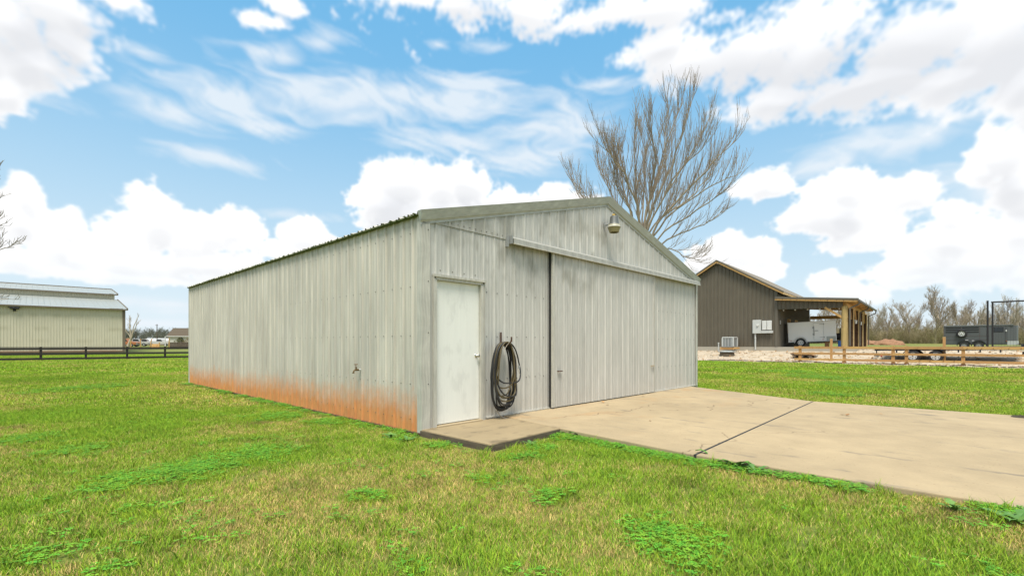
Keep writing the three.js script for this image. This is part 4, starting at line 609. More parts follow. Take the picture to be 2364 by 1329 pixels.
// ---------------------------------------------------------------- flatbed trailer, horse trailer, black pipe frame
{
  const c = P(2135, 0, 28.6); c.y = height(c.x, c.z) + 0.03;
  const t = thing('flatbed_trailer', 'black tandem axle flatbed trailer with white spoke wheels behind the fence', 'trailer', c, RT);
  const dk = (x) => 0.86 + 0.016 * x;
  part('deck', beam(V(-2.0, dk(-2), -1.0), V(4.1, dk(4.1), -1.0), 2.0, 0.07), M.charcoal, t);
  part('side_rail', beam(V(-2.3, dk(-2.3) - 0.09, 0.0), V(4.1, dk(4.1) - 0.09, 0.0), 0.06, 0.14), M.black, t); part('side_rail', beam(V(-2.3, dk(-2.3) - 0.09, -2.0), V(4.1, dk(4.1) - 0.09, -2.0), 0.06, 0.14), M.black, t);
  part('head_board', beam(V(4.1, dk(4.1) + 0.04, 0.05), V(4.1, dk(4.1) + 0.04, -2.05), 0.1, 0.24), M.black, t);
  part('bumper', merge([beam(V(-2.35, dk(-2.3) - 0.1, 0.1), V(-2.35, dk(-2.3) - 0.1, -2.1), 0.1, 0.14), box(0.25, 0.08, 0.1, -2.3, 0.36, 0.0), beam(V(-2.3, 0.36, 0), V(-1.2, 0.44, 0), 0.06, 0.08), beam(V(-2.3, 0.36, 0), V(-2.3, 0.66, 0), 0.06, 0.06)]), M.black, t);
  part('tail_light', rbox(0.1, 0.08, 0.05, -2.05, 0.34, 0.06, 0.01), plain(0.35, 0.01, 0.01, 0.35), t);
  for (const x of [-1.3, 1.5, 2.4, 3.2]) part('stake_pocket', box(0.07, 0.26, 0.07, x, dk(x) - 0.16, 0.05), M.black, t);
  const fe = []; for (const x0 of [-0.52, 0.52]) for (let k = 0; k <= 10; k++) { const a = Math.PI * (x0 < 0 ? 0.5 + 0.5 * k / 10 : 0.5 * k / 10); fe.push(box(0.1, 0.03, 0.26, x0 + Math.cos(a) * 0.46, 0.38 + Math.sin(a) * 0.42, 0.14, 0, 0, a + Math.PI / 2)); } fe.push(box(1.06, 0.03, 0.26, 0, 0.80, 0.14)); part('fender', merge(fe), M.charcoal, t);
  for (const x of [-0.52, 0.52]) for (const z of [0.14, -2.1]) wheel(t, x, 0.36, z, 0.36, M.bright, 6);
  part('axles', merge([-0.52, 0.52].map((x) => box(0.09, 0.09, 2.0, x, 0.38, -1))), M.black, t).name = 'axle';
  part('tongue', merge([beam(V(4.1, 0.6, -0.3), V(5.9, 0.56, -1.0), 0.08, 0.12), beam(V(4.1, 0.6, -1.7), V(5.9, 0.56, -1.0), 0.08, 0.12)]), M.black, t); part('jack', merge([cyl(0.045, 0.045, 0.8, 4.35, 0.42, 0.1), box(0.16, 0.03, 0.16, 4.35, 0.02, 0.1)]), M.black, t);

  const h = P(2262, 0, 42); h.y = height(h.x, h.z);
  const t2 = thing('horse_trailer', 'dark grey slatted horse trailer with a spare wheel on its side', 'trailer', h, RT);
  const gm = std({ color: lin(0.095, 0.102, 0.105), roughness: 0.4, metalness: 0.15 }), Lb = 4.05, x0 = -2.35, yb = 0.42, yt = 2.08;
  part('body', rbox(Lb, yt - yb, 1.75, x0 + Lb / 2, (yb + yt) / 2, -0.88, 0.04, 2), gm, t2);
  { const sh = new THREE.Shape(); sh.moveTo(0, 0); sh.lineTo(0.55, 0.16); sh.quadraticCurveTo(0.85, 0.88, 0.55, 1.6); sh.lineTo(0, 1.76); const g = new THREE.ExtrudeGeometry(sh, { depth: yt - yb, bevelEnabled: false, curveSegments: 8 }); g.rotateX(-Math.PI / 2); g.translate(x0 + Lb, yb, 0); part('nose', setUV(g), gm, t2); const g2 = new THREE.ExtrudeGeometry(sh, { depth: 0.34, bevelEnabled: false, curveSegments: 8 }); g2.rotateX(-Math.PI / 2); g2.scale(1.02, 1, 1.01); g2.translate((x0 + Lb) + 0.01, yb - 0.02, 0.008); part('stone_guard', setUV(g2), plain(0.55, 0.56, 0.55, 0.3, 0.6), t2); }
  part('roof', merge([rbox(Lb + 0.4, 0.09, 1.82, x0 + Lb / 2 + 0.2, yt + 0.03, -0.88, 0.03), box(Lb + 0.02, 0.03, 0.02, x0 + Lb / 2, yt - 0.04, 0.012)]), plain(0.13, 0.14, 0.14, 0.4, 0.3), t2);
  for (const [y, hh] of [[1.93, 0.1], [1.74, 0.1], [1.54, 0.09]]) for (const [a, w] of [[x0 + 0.15, 1.02], [x0 + 1.24, 1.08]]) part('slat_opening', box(w, hh, 0.02, a + w / 2, y, 0.003), M.black, t2);
  part('seam', merge([box(2.95, 0.02, 0.015, x0 + 1.5, 1.18, 0.003), box(2.95, 0.02, 0.015, x0 + 1.5, 0.86, 0.003), box(0.03, 1.6, 0.02, x0 + 2.38, 1.24, 0.003), box(0.03, 0.75, 0.02, x0 + 1.2, 1.6, 0.006), box(0.05, 1.66, 0.03, x0 + 0.03, 1.25, 0.006)]), plain(0.10, 0.075, 0.07, 0.5), t2);
  wheel(t2, x0 + 1.22, 1.40, 0.13, 0.37, M.bright, 8, 0.18);
  const dr = part('dressing_door', rbox(0.78, 1.42, 0.02, x0 + 3.55, 1.24, 0.004, 0.008), gm, t2); part('door_window', rbox(0.52, 0.36, 0.02, x0 + 3.55, 1.72, 0.016, 0.009, 1), M.glass, dr); part('window_trim', merge([box(0.6, 0.04, 0.02, x0 + 3.55, 1.92, 0.014), box(0.6, 0.04, 0.02, x0 + 3.55, 1.52, 0.014), box(0.04, 0.4, 0.02, x0 + 3.27, 1.72, 0.014), box(0.04, 0.4, 0.02, x0 + 3.83, 1.72, 0.014), box(0.03, 0.36, 0.02, x0 + 3.55, 1.72, 0.02)]), M.black, dr);
  part('door_edge', merge([box(0.02, 1.44, 0.012, x0 + 3.15, 1.24, 0.008), box(0.02, 1.44, 0.012, x0 + 3.95, 1.24, 0.008)]), M.black, dr);
  part('side_lamp', rbox(0.08, 0.14, 0.05, x0 + 4.0, 1.62, 0.03, 0.01), M.bright, t2); part('marker_light', rbox(0.06, 0.05, 0.04, x0 + 4.02, 0.74, 0.02, 0.008), plain(0.5, 0.12, 0.01, 0.4), t2); part('badge', merge([rbox(0.2, 0.05, 0.02, x0 + 1.55, 0.82, 0.012, 0.005), rbox(0.15, 0.06, 0.02, x0 + 1.95, 0.77, 0.012, 0.005)]), M.bright, t2);
  const fa = []; for (const c0 of [x0 + 1.38, x0 + 2.32]) for (let k = 0; k <= 12; k++) { const a = Math.PI * k / 12; fa.push(box(0.14, 0.05, 0.24, c0 + Math.cos(a) * 0.46, 0.36 + Math.sin(a) * 0.42, 0.08, 0, 0, a + Math.PI / 2)); } part('fender', merge(fa), plain(0.03, 0.032, 0.034, 0.4), t2);
  for (const c0 of [x0 + 1.38, x0 + 2.32]) for (const z of [0.08, -1.75]) wheel(t2, c0, 0.33, z, 0.33, M.grey);
  part('tongue', beam(V(x0 + Lb + 0.4, 0.45, -0.88), V(x0 + Lb + 1.7, 0.45, -0.88), 0.12, 0.12), M.black, t2);

  const f0 = P(2287, 0, 35.5); f0.y = height(f0.x, f0.z);
  const f = thing('pipe_frame', 'tall black steel pipe frame with wire mesh by the horse trailer', 'frame', f0, RT);
  part('upright', cyl(0.06, 0.06, 3.75, -0.13, 1.87, 0), M.black, f); part('upright', cyl(0.055, 0.055, 3.6, 0.13, 1.8, 0.0), M.black, f); part('upright', cyl(0.06, 0.06, 3.6, 4.6, 1.8, 0), M.black, f);
  part('top_bar', cyl(0.055, 0.055, 4.6, 2.35, 3.62, 0, 'x', 12), M.black, f); part('bottom_bar', cyl(0.04, 0.04, 4.5, 2.36, 0.3, 0, 'x', 10), M.black, f);
  for (const y of [1.2, 2.4]) part('clamp', cyl(0.075, 0.075, 0.07, -0.13, y, 0), M.charcoal, f);
  const net = []; for (let k = 1; k < 30; k++) net.push(box(0.008, 3.3, 0.008, 0.15 + k * 0.15, 1.95, 0)); for (let k = 0; k < 23; k++) net.push(box(4.45, 0.008, 0.008, 2.38, 0.33 + k * 0.145, 0.006)); tag(part('wire_mesh', merge(net), M.charcoal, f), null, null, null, 'stuff');
}
// ---------------------------------------------------------------- cream barn on the left
{
  const c = P(285, 0, 72); c.y = 0.1;
  const yaw = Math.atan2(0.711, 0.703), b = thing('arena_barn', 'cream ribbed metal barn with a raised second roof behind the black fence', 'barn', c, yaw);
  const LN = 26, EV = 6.35, W1 = 11.8, Y2 = 8.5, Y3 = 9.45, W2 = 20.1, Y4 = 10.9, ro = { pitch: 0.3, ribH: 0.035, base: 0.09, top: 0.04, uw: 26, uh: 7, minor: false };
  for (let t = 0; t < LN - 0.1; t += 0.9) part('wall_panel', ribPanel(t, Math.min(t + 0.9, LN), 0.12, EV, ro).translate(-LN, 0, 0), M.cream, b);
  const endTop = (t) => t < W1 ? EV + (Y2 - EV) * t / W1 : t < W2 ? Y3 + (Y4 - Y3) * (t - W1) / (W2 - W1) : Y4;
  part('end_wall', mapG(ribPanel(0, W2, 0.12, endTop, { ...ro, breaks: [W1] }), (t, y, z) => [z, y, -t]), M.cream, b);
  part('upper_wall', ribPanel(0, LN, Y2 - 0.3, Y3, ro).translate(-LN, 0, -W1), M.cream, b);
  const roofs = [[0.45, EV - 0.05, -W1, Y2], [-W1 + 0.45, Y3 - 0.03, -W2, Y4]];
  for (const [z0, y0, z1, y1] of roofs) {
    for (let t = 0; t < LN; t += 1.8) { const g = ribPanel(t, Math.min(t + 1.8, LN + 0.35), 0, 1, { ...ro, pitch: 0.6, uw: 2, uh: 0.2 }); part('roof_sheet', mapG(g, (s, q, z) => [s - LN, mix(y0, y1, q) + 0.16 + z, mix(z0, z1, q)]), M.zincRoof, b); }
    part('eave_trim', merge([beam(V(-LN, y0 + 0.02, z0 + 0.02), V(0.4, y0 + 0.02, z0 + 0.02), 0.12, 0.2)]), M.creamTrim, b);
    part('rake_trim', beam(V(0.4, y0 + 0.1, z0), V(0.4, y1 + 0.1, z1), 0.12, 0.3), M.creamTrim, b);
  }
  part('ridge_trim', beam(V(-LN, Y4 + 0.2, -W2), V(0.4, Y4 + 0.2, -W2), 0.3, 0.14), M.creamTrim, b);
  part('corner_trim', merge([box(0.35, EV, 0.08, 0.0, EV / 2, 0.04), box(0.08, EV, 0.35, 0.06, EV / 2, -0.15)]), M.creamTrim, b);
  part('base_curb', box(LN, 0.2, 0.12, -LN / 2, 0.08, 0.02), std({ color: lin(0.20, 0.13, 0.08), roughness: 1 }), b);
  const l = thing('wall_floodlight', 'small black floodlight high on the cream barn wall', 'light', P(32, 0, 63.8).setY(1.243 + (HOR - 711) / FOC * 63.6), yaw);
  part('lamp_head', rbox(0.9, 0.22, 0.4, 0, 0, 0.25, 0.05), M.black, l); part('bracket', box(0.3, 0.5, 0.12, 0, -0.15, 0.05), M.black, l); part('lamp_wing', box(1.2, 0.08, 0.16, 0, 0.12, 0.2), M.black, l);
}
// ---------------------------------------------------------------- black board fence on the left
{
  const p0 = P(93, 0, 36), p1 = P(380, 0, 41), dir = p1.clone().sub(p0).setY(0), step = dir.length() / 3; dir.normalize();
  const f = thing('black_board_fence', 'black three board fence between the lawn and the cream barn', 'fence', V(p0.x, height(p0.x, p0.z) - 0.13, p0.z), -Math.atan2(dir.z, dir.x));
  for (let k = -2; k <= 4; k++) { part('post', box(0.14, 1.16, 0.14, k * step, 0.56, 0), M.blackwood, f); for (const [y, h] of [[1.02, 0.17], [0.62, 0.15], [0.26, 0.15]]) if (k < 4) part('rail', beam(V(k * step, y, 0.09), V((k + 1) * step - 0.003, y, 0.09), 0.035, h), M.blackwood, f); }
  for (let k = -2; k < 4; k++) part('top_board', beam(V(k * step, 1.155, 0.03), V((k + 1) * step - 0.003, 1.155, 0.03), 0.2, 0.03), M.blackwood, f);
}
// ---------------------------------------------------------------- far left: house, long shed, pickups, posts, poles
{
  const base = (px, d) => { const p = P(px, 0, d); p.y = height(p.x, p.z); return p; };
  { const p = base(388, 122), h = thing('white_house', 'white house with brown shingle roof and arched window beyond the fences', 'house', p, 0.25);
    part('wall', merge([box(13, 2.6, 7.5, 6.6, 1.3, -3.8)]), plain(0.62, 0.60, 0.54, 0.8), h);
    const g = new THREE.Shape(); g.moveTo(0, 0); g.lineTo(-3.75, 2.0); g.lineTo(-7.5, 0); const gg = new THREE.ExtrudeGeometry(g, { depth: 0.1, bevelEnabled: false }); gg.rotateY(-Math.PI / 2); gg.translate(0.15, 2.6, -0.05); part('gable', setUV(gg), plain(0.6, 0.58, 0.52, 0.8), h);
    const rf = part('roof', merge([beam(V(6.5, 2.5, 0.35), V(6.5, 4.75, -3.8), 13.8, 0.1), beam(V(6.5, 2.5, -8), V(6.5, 4.75, -3.8), 13.8, 0.1)]), std({ map: wood(0.105, 0.082, 0.055, 9.1, 0.5), roughness: 1 }), h); part('fascia', box(13.8, 0.18, 0.06, 6.5, 2.52, 0.42), M.bright, rf);
    const w = new THREE.Shape(); w.moveTo(-0.7, 0); w.lineTo(0.7, 0); w.absarc(0, 0.9, 0.7, 0, Math.PI); const wg = new THREE.ExtrudeGeometry(w, { depth: 0.05, bevelEnabled: false }); wg.translate(2.7, 0.7, -0.03); const win = part('arched_window', setUV(wg), M.glass, h); part('mullion', merge([box(0.08, 1.5, 0.06, 2.7, 1.45, 0.03), box(1.4, 0.08, 0.06, 2.7, 1.6, 0.03)]), M.bright, win);
    part('porch_post', box(0.2, 2.5, 0.2, -0.6, 1.25, 0.3), M.bright, h); }
  { const p = base(414, 112), s = thing('garden_shrub', 'loose olive shrub in front of the white house', 'shrub', p, 0); part('foliage', bushGeo(77, 1.3, 2.0, 900, 0.09), plain(0.11, 0.11, 0.04, 1), s); part('stem', cyl(0.05, 0.08, 1.0, 0, 0.4, 0, 'y', 6), M.bark, s); }
  { const p = base(436, 110), s = thing('garden_shrub', 'tan twiggy shrub by the shed end of the brown picket fence', 'shrub', p, 0); part('foliage', bushGeo(78, 1.5, 2.0, 700, 0.09), plain(0.20, 0.155, 0.085, 1), s); part('stem', cyl(0.05, 0.08, 1.0, 0, 0.4, 0, 'y', 6), M.bark, s); }
  { const p = base(389, 100), f = thing('picket_fence', 'weathered brown picket fence before the white house', 'fence', p, 0.1); for (let k = 0; k < 40; k++) part('picket', box(0.24, 1.25, 0.03, k * 0.27, 0.62, 0), M.greywood, f); for (let k = 0; k < 5; k++) part('post', box(0.14, 1.45, 0.14, k * 2.4, 0.7, -0.1), M.greywood, f); part('rail', beam(V(0, 0.95, -0.05), V(10.7, 0.95, -0.05), 0.05, 0.1), M.greywood, f); }
  { const p = base(326, 210), l = thing('long_shed', 'long low shed with a white roof beyond the pickups', 'shed', p, 0.05); part('wall', box(16, 1.9, 9, 8, 0.95, -4.5), plain(0.25, 0.19, 0.12, 0.9), l); part('roof', merge([beam(V(7.8, 1.9, 0.8), V(7.8, 3.1, -4.5), 16.6, 0.1)]), M.bright, l); }
  const truck = (px, d, yaw, mat, label, bed) => {
    const t = thing('pickup_truck', label, 'pickup', base(px, d), yaw, 'vehicles parked beyond the cream barn');
    const prof = (pts, w, z, m, n, par = t) => { const s = new THREE.Shape(); pts.forEach(([x, y], i) => i ? s.lineTo(x, y) : s.moveTo(x, y)); const g = new THREE.ExtrudeGeometry(s, { depth: w, bevelEnabled: true, bevelSize: 0.04, bevelThickness: 0.04, bevelSegments: 2 }); g.translate(0, 0, z); return part(n, setUV(g), m, par); };
    const b = prof([[-2.7, 0.55], [2.7, 0.55], [2.72, 0.95], [2.5, 1.12], [1.1, 1.2], [-0.75, 1.2], [-0.75, 1.22], [-2.7, 1.22]], 1.8, -0.9, mat, 'body');
    const cb = prof([[-0.7, 1.2], [1.1, 1.2], [0.55, 1.82], [-0.55, 1.84]], 1.56, -0.78, mat, 'cab'); prof([[-0.5, 1.28], [0.85, 1.28], [0.5, 1.72], [-0.45, 1.74]], 1.62, -0.81, M.glass, 'side_window', cb);
    part('bumper', merge([box(0.12, 0.22, 1.8, 2.78, 0.55, 0), box(0.12, 0.2, 1.8, -2.78, 0.55, 0)]), M.grey, b); part('headlight', merge([box(0.06, 0.16, 0.34, 2.75, 0.88, 0.62), box(0.06, 0.16, 0.34, 2.75, 0.88, -0.62)]), M.bright, b);
    for (const x of [-1.7, 1.75]) for (const z of [0.86, -0.86]) { const ty = part('tyre', cyl(0.4, 0.4, 0.24, x, 0.4, z, 'z', 18), M.rubber, t); part('rim', cyl(0.22, 0.22, 0.26, x, 0.4, z, 'z', 12), M.grey, ty); }
    if (bed) part('bed_load', merge([box(1.6, 0.5, 1.5, -1.7, 1.45, 0), box(0.7, 0.4, 1.3, -1.4, 1.85, 0)]), M.cedar, t);
    return t;
  };
  truck(289, 112, 0.15, plain(0.36, 0.13, 0.05, 0.4), 'orange and brown pickup half behind the cream barn', true);
  truck(313, 122, 0.5, plain(0.42, 0.41, 0.38, 0.4), 'white pickup loaded with dark scrap beside the cream barn', true);
  truck(334, 128, -2.7, plain(0.36, 0.31, 0.27, 0.4), 'pale pickup nose down between the wooden stakes', false);
  truck(370, 124, 0.1, plain(0.46, 0.45, 0.43, 0.4), 'white pickup parked beside the white house', false);
  for (const [px, d, h, lean, l] of [[301, 96, 1.5, 0, 'short tan stake next to the barn corner'], [323.5, 94, 2.0, 0.0, 'thick tan stake topped with a rusty block'], [347, 94, 2.0, -0.12, 'leaning tan stake beside the plywood sheet'], [367, 92, 1.3, 0, 'tan stake holding up the plywood sheet'], [389.5, 92, 2.2, 0, 'tall thin tan stake by the picket fence end']]) {
    const s = thing('wooden_stake', l, 'stake', base(px, d), 0.3, 'stakes set out beyond the black fence'); const sh = part('shaft', box(0.14, h, 0.14, 0, h / 2, 0, 0, 0, lean), M.pine, s); part('stake_top', box(0.18, 0.12, 0.18, -Math.sin(lean) * h, h, 0), px === 323.5 ? M.cedar2 : M.pine2, s); }
  { const s = thing('plywood_sheet', 'orange plywood sheet leaning on a stake by the pickups', 'plywood', base(357.5, 93), 0.2); part('sheet', box(1.35, 1.05, 0.04, 0, 0.52, 0, -0.25), M.pine, s); part('batten', box(0.1, 1.0, 0.05, 0.3, 0.5, 0.05, -0.25), M.cedar, s); }
  for (const [px, top, d, l] of [[361.5, 748, 150, 'tall bare utility pole beyond the parked pickups'], [312.5, 764, 190, 'short far utility pole beside the pale tree']]) { const b0 = base(px, d), h = EYE + (HOR - top) / FOC * d - b0.y, p = thing('utility_pole', l, 'pole', b0, 0); part('pole', cyl(0.10, 0.17, h, 0, h / 2, 0, 'y', 8), M.greywood, p); part('cross_arm', box(0.9, 0.1, 0.1, 0, h - 0.35, 0.15), M.greywood, p); }
}
function bushGeo(seed, R, H, n, s) {                                            // loose clump of small leaf faces
  const r = rng(seed), pos = [];
  for (let i = 0; i < n; i++) { const a = r() * 6.283, u = Math.sqrt(r()), y = r(), w = Math.sin(Math.PI * clamp(0.15 + 0.8 * y)), x = Math.cos(a) * u * R * w, z = Math.sin(a) * u * R * w, c = V(x, y * H + 0.1 * r(), z), e = V(r() - 0.5, r() - 0.5, r() - 0.5).normalize(), f = V(r() - 0.5, r() - 0.5, r() - 0.5).cross(e).normalize(), k = s * (0.6 + r()); const A = c.clone().addScaledVector(e, k), B = c.clone().addScaledVector(f, k * 0.5), C = c.clone().addScaledVector(e, -k), D = c.clone().addScaledVector(f, -k * 0.5); for (const v of [A, B, C, A, C, D]) pos.push(v.x, v.y, v.z); }
  const g = new THREE.BufferGeometry(); g.setAttribute('position', new THREE.Float32BufferAttribute(pos, 3)); g.computeVertexNormals(); return clean(g);
}
// ---------------------------------------------------------------- bare trees
class Wood {                                                                    // collects tapered limbs into one geometry
  constructor() { this.p = []; this.n = []; this.uv = []; this.i = []; }
  limb(pts, r0, r1, sides) {
    const base = this.p.length / 3, m = pts.length, t = V(), b = V(), c = V(), up = V(0.31, 0.17, 0.93); let len = 0;
    for (let k = 0; k < m; k++) {
      t.copy(pts[Math.min(m - 1, k + 1)]).sub(pts[Math.max(0, k - 1)]).normalize(); b.crossVectors(t, up).normalize(); c.crossVectors(t, b);
      const r = mix(r0, r1, k / (m - 1)); if (k) len += pts[k].distanceTo(pts[k - 1]);
      for (let s = 0; s < sides; s++) { const a = s / sides * 2 * Math.PI, x = Math.cos(a), y = Math.sin(a), nx = b.x * x + c.x * y, ny = b.y * x + c.y * y, nz = b.z * x + c.z * y; this.p.push(pts[k].x + nx * r, pts[k].y + ny * r, pts[k].z + nz * r); this.n.push(nx, ny, nz); this.uv.push(s / sides, len * 0.8); }
    }
    for (let k = 0; k + 1 < m; k++) for (let s = 0; s < sides; s++) { const a = base + k * sides + s, d = base + k * sides + (s + 1) % sides; this.i.push(a, d, a + sides, d, d + sides, a + sides); }
  }
  geo() { const g = new THREE.BufferGeometry(); g.setAttribute('position', new THREE.Float32BufferAttribute(this.p, 3)); g.setAttribute('normal', new THREE.Float32BufferAttribute(this.n, 3)); g.setAttribute('uv', new THREE.Float32BufferAttribute(this.uv, 2)); g.setIndex(this.i); return g; }
}
function wander(r, a, dir, len, n, wob, lift) { const pts = [a.clone()], d = dir.clone().normalize(), p = a.clone(); for (let k = 0; k < n; k++) { d.add(V((r() - 0.5) * wob, (r() - 0.5) * wob + lift, (r() - 0.5) * wob)).normalize(); p.addScaledVector(d, len / n); pts.push(p.clone()); } return pts; }
function spray(W, r, pts, r0, o, lvl = 0) {                                     // side shoots along a limb
  const { n, len, lift, spread, twigR, levels } = o, m = pts.length;
  const cnt = lvl === 0 ? n : lvl === 1 ? o.n2 : o.n3 ?? 3;
  for (let k = 0; k < cnt; k++) {
    const f = (lvl === 0 ? (o.from ?? 0.18) : 0.12) + (1 - (lvl === 0 ? (o.from ?? 0.18) : 0.12)) * (k + r()) / cnt, q = Math.min(m - 2, Math.floor(f * (m - 1))), u = f * (m - 1) - q, a = pts[q].clone().lerp(pts[q + 1], u), dir = pts[q + 1].clone().sub(pts[q]).normalize();
    dir.add(V((r() - 0.5) * spread * 2, (r() - 0.5) * spread + lift, (r() - 0.5) * spread * 2));
    const L = len * Math.pow(o.fall ?? 0.5, lvl) * (0.55 + 0.7 * r()) * (1 - 0.35 * f), rr = Math.max(twigR, r0 * mix(0.5, 0.2, f) * (lvl ? 0.7 : 1)), s = wander(r, a, dir, L, lvl === 0 ? 6 : 4, o.wob ?? 0.3, lift * 0.12);
    W.limb(s, rr, twigR * 0.55, rr > 0.03 ? 5 : 3);
    if (lvl + 1 < levels) spray(W, r, s, rr, o, lvl + 1);
  }
}
{ // the tree behind the shed, its limbs as they lean
  const D = 18, b0 = P(1490, 0, D); b0.y = 0;
  const t = thing('bare_tree', 'large bare winter tree with upswept limbs behind the grey shed roof', 'tree', b0, 0), r = rng(21);
  const q = (px, py, dz = 0) => P(px, py, D + dz).sub(b0);
  const T = new Wood(), C = new Wood(), hub = q(1492, 640), hub2 = q(1484, 588);
  T.limb([V(0, -0.1, 0), V(0.03, 0.6, 0.02), V(0, 1.8, 0), hub], 0.34, 0.24, 10); T.limb([hub, q(1488, 612), hub2, q(1480, 545)], 0.22, 0.13, 8);
  const L = [[[1476, 520], [1470, 430], [1462, 238], 0.3, 0.085], [[1478, 505], [1440, 400], [1378, 318], -1.5, 0.075], [[1490, 500], [1532, 360], [1546, 190], 0.8, 0.09], [[1494, 515], [1560, 360], [1618, 165], -0.5, 0.10], [[1500, 515], [1585, 375], [1660, 235], 1.6, 0.075], [[1512, 528], [1605, 420], [1727, 295], -1.2, 0.085], [[1512, 540], [1625, 440], [1736, 385], 1.2, 0.07], [[1525, 545], [1620, 478], [1705, 418], -2, 0.06], [[1530, 562], [1620, 520], [1690, 478], 0.5, 0.055], [[1535, 575], [1585, 592], [1622, 602], -0.8, 0.04],
    [[1450, 520], [1408, 440], [1376, 370], 1.8, 0.06], [[1462, 500], [1425, 430], [1405, 340], -1.0, 0.055], [[1440, 540], [1350, 462], [1309, 392], 2.2, 0.05], [[1462, 510], [1432, 400], [1426, 320], 0.9, 0.06], [[1494, 510], [1512, 380], [1502, 240], -1.6, 0.07], [[1500, 520], [1566, 400], [1640, 320], -2.2, 0.06], [[1490, 510], [1540, 330], [1588, 195], 1.2, 0.07], [[1438, 545], [1385, 490], [1340, 440], -0.5, 0.04], [[1484, 500], [1488, 380], [1480, 280], 1.4, 0.06], [[1505, 530], [1600, 450], [1680, 350], 0.4, 0.065]];
  for (const [a, b, c, dz, rad] of L) {
    const s = a[0] > 1500 || a[1] > 535 ? hub : hub2, curve = new THREE.CatmullRomCurve3([s, q(a[0], a[1], dz * 0.25), q(b[0], b[1], dz * 0.65), q(mix(b[0], c[0], 0.78), mix(b[1], c[1], 0.78), dz)]), pts = curve.getPoints(16); pts.forEach((p, i) => i > 1 && p.add(V((r() - 0.5) * 0.09, (r() - 0.5) * 0.06, (r() - 0.5) * 0.09)));
    T.limb(pts, rad * 0.72, 0.010, 6);
    const low = c[1] > 400; spray(C, r, pts, rad * 0.7, { n: low ? 15 : 23, n2: 8, n3: 0, len: low ? 1.15 : 1.7, lift: low ? 0.35 : 0.6, spread: 0.55, twigR: 0.0064, levels: 2, wob: 0.24, fall: 0.42, from: 0.36 });
  }
  part('trunk', T.geo(), M.bark, t); part('crown', C.geo(), M.twig, t);
}
{ // the tree beyond the left edge, reaching in with a few limbs
  const D = 13, b0 = P(-230, 0, D); b0.y = 0;
  const t = thing('bare_tree', 'bare tree reaching in with budding twigs above the cream barn', 'tree', b0, 0), r = rng(33), q = (px, py, dz = 0) => P(px, py, D + dz).sub(b0), T = new Wood(), C = new Wood();
  T.limb([V(0, -0.1, 0), V(0.05, 1.5, 0), V(0, 3.2, 0), V(-0.2, 5.6, 0.2), V(-0.3, 8, 0)], 0.3, 0.05, 10);
  const K = { n: 13, n2: 5, n3: 2, len: 0.62, lift: 0.28, spread: 0.6, twigR: 0.0058, levels: 3, wob: 0.3, fall: 0.5, from: 0.25 };
  for (const [a, c, e, dz, rad] of [[[-150, 640], [-70, 598], [30, 568], 0.3, 0.035], [[-140, 560], [-70, 540], [-6, 516], -0.6, 0.03], [[-130, 520], [-70, 490], [-4, 446], 0.8, 0.03], [[-130, 450], [-70, 430], [-26, 404], -0.4, 0.03], [[-140, 700], [-60, 690], [20, 692], 0.2, 0.018]]) { const pts = new THREE.CatmullRomCurve3([V(0, mix(2.4, 4.6, clamp((700 - a[1]) / 260)), 0), q(a[0], a[1], dz * 0.4), q(c[0], c[1], dz * 0.7), q(e[0], e[1], dz)]).getPoints(14); pts.forEach((p, i) => i > 1 && p.add(V((r() - 0.5) * 0.08, (r() - 0.5) * 0.08, (r() - 0.5) * 0.08))); T.limb(pts, rad, 0.01, 6); spray(C, r, pts, rad * 0.6, rad < 0.02 ? { ...K, n: 9, n2: 3, n3: 1, len: 0.5 } : K); }
  for (let k = 0; k < 9; k++) { const a = r() * 6.283, pts = wander(r, V(0, 3 + k * 0.5, 0), V(Math.cos(a) - 0.6, 0.8, Math.sin(a)), 3.2, 8, 0.25, 0.05); T.limb(pts, 0.06, 0.012, 5); spray(C, r, pts, 0.04, { ...K, n: 8, n3: 1 }); }
  part('trunk', T.geo(), M.bark, t); part('crown', C.geo(), std({ color: lin(0.19, 0.165, 0.105), roughness: 1 }), t);
}
function woodTree(seed, H, thick = 1) {                                         // a bare forest tree of height H
  const r = rng(seed), T = new Wood(), C = new Wood(), lean = (r() - 0.5) * 0.35, fork = H * (0.3 + 0.2 * r());
  const trunk = wander(r, V(0, -0.2, 0), V(lean, 1, (r() - 0.5) * 0.3), fork, 6, 0.16, 0.05); T.limb(trunk, 0.19 * thick, 0.13 * thick, 6);
  const top = trunk[trunk.length - 1], n = 4 + (r() * 3 | 0);
  for (let k = 0; k < n; k++) { const a = k / n * 6.283 + r(), sp = 0.35 + 0.45 * r(), pts = wander(r, k < 2 ? top : trunk[3 + (r() * 3 | 0)], V(Math.cos(a) * sp, 1, Math.sin(a) * sp), (H - fork) * (0.75 + 0.35 * r()), 8, 0.34, 0.06); T.limb(pts, 0.10 * thick, 0.03, 5); spray(C, r, pts, 0.06, { n: 11, n2: 6, n3: 4, len: H * 0.24, lift: 0.35, spread: 0.7, twigR: 0.019, levels: 3, wob: 0.4, fall: 0.5, from: 0.2 }); }
  return [T.geo(), C.geo()];
}
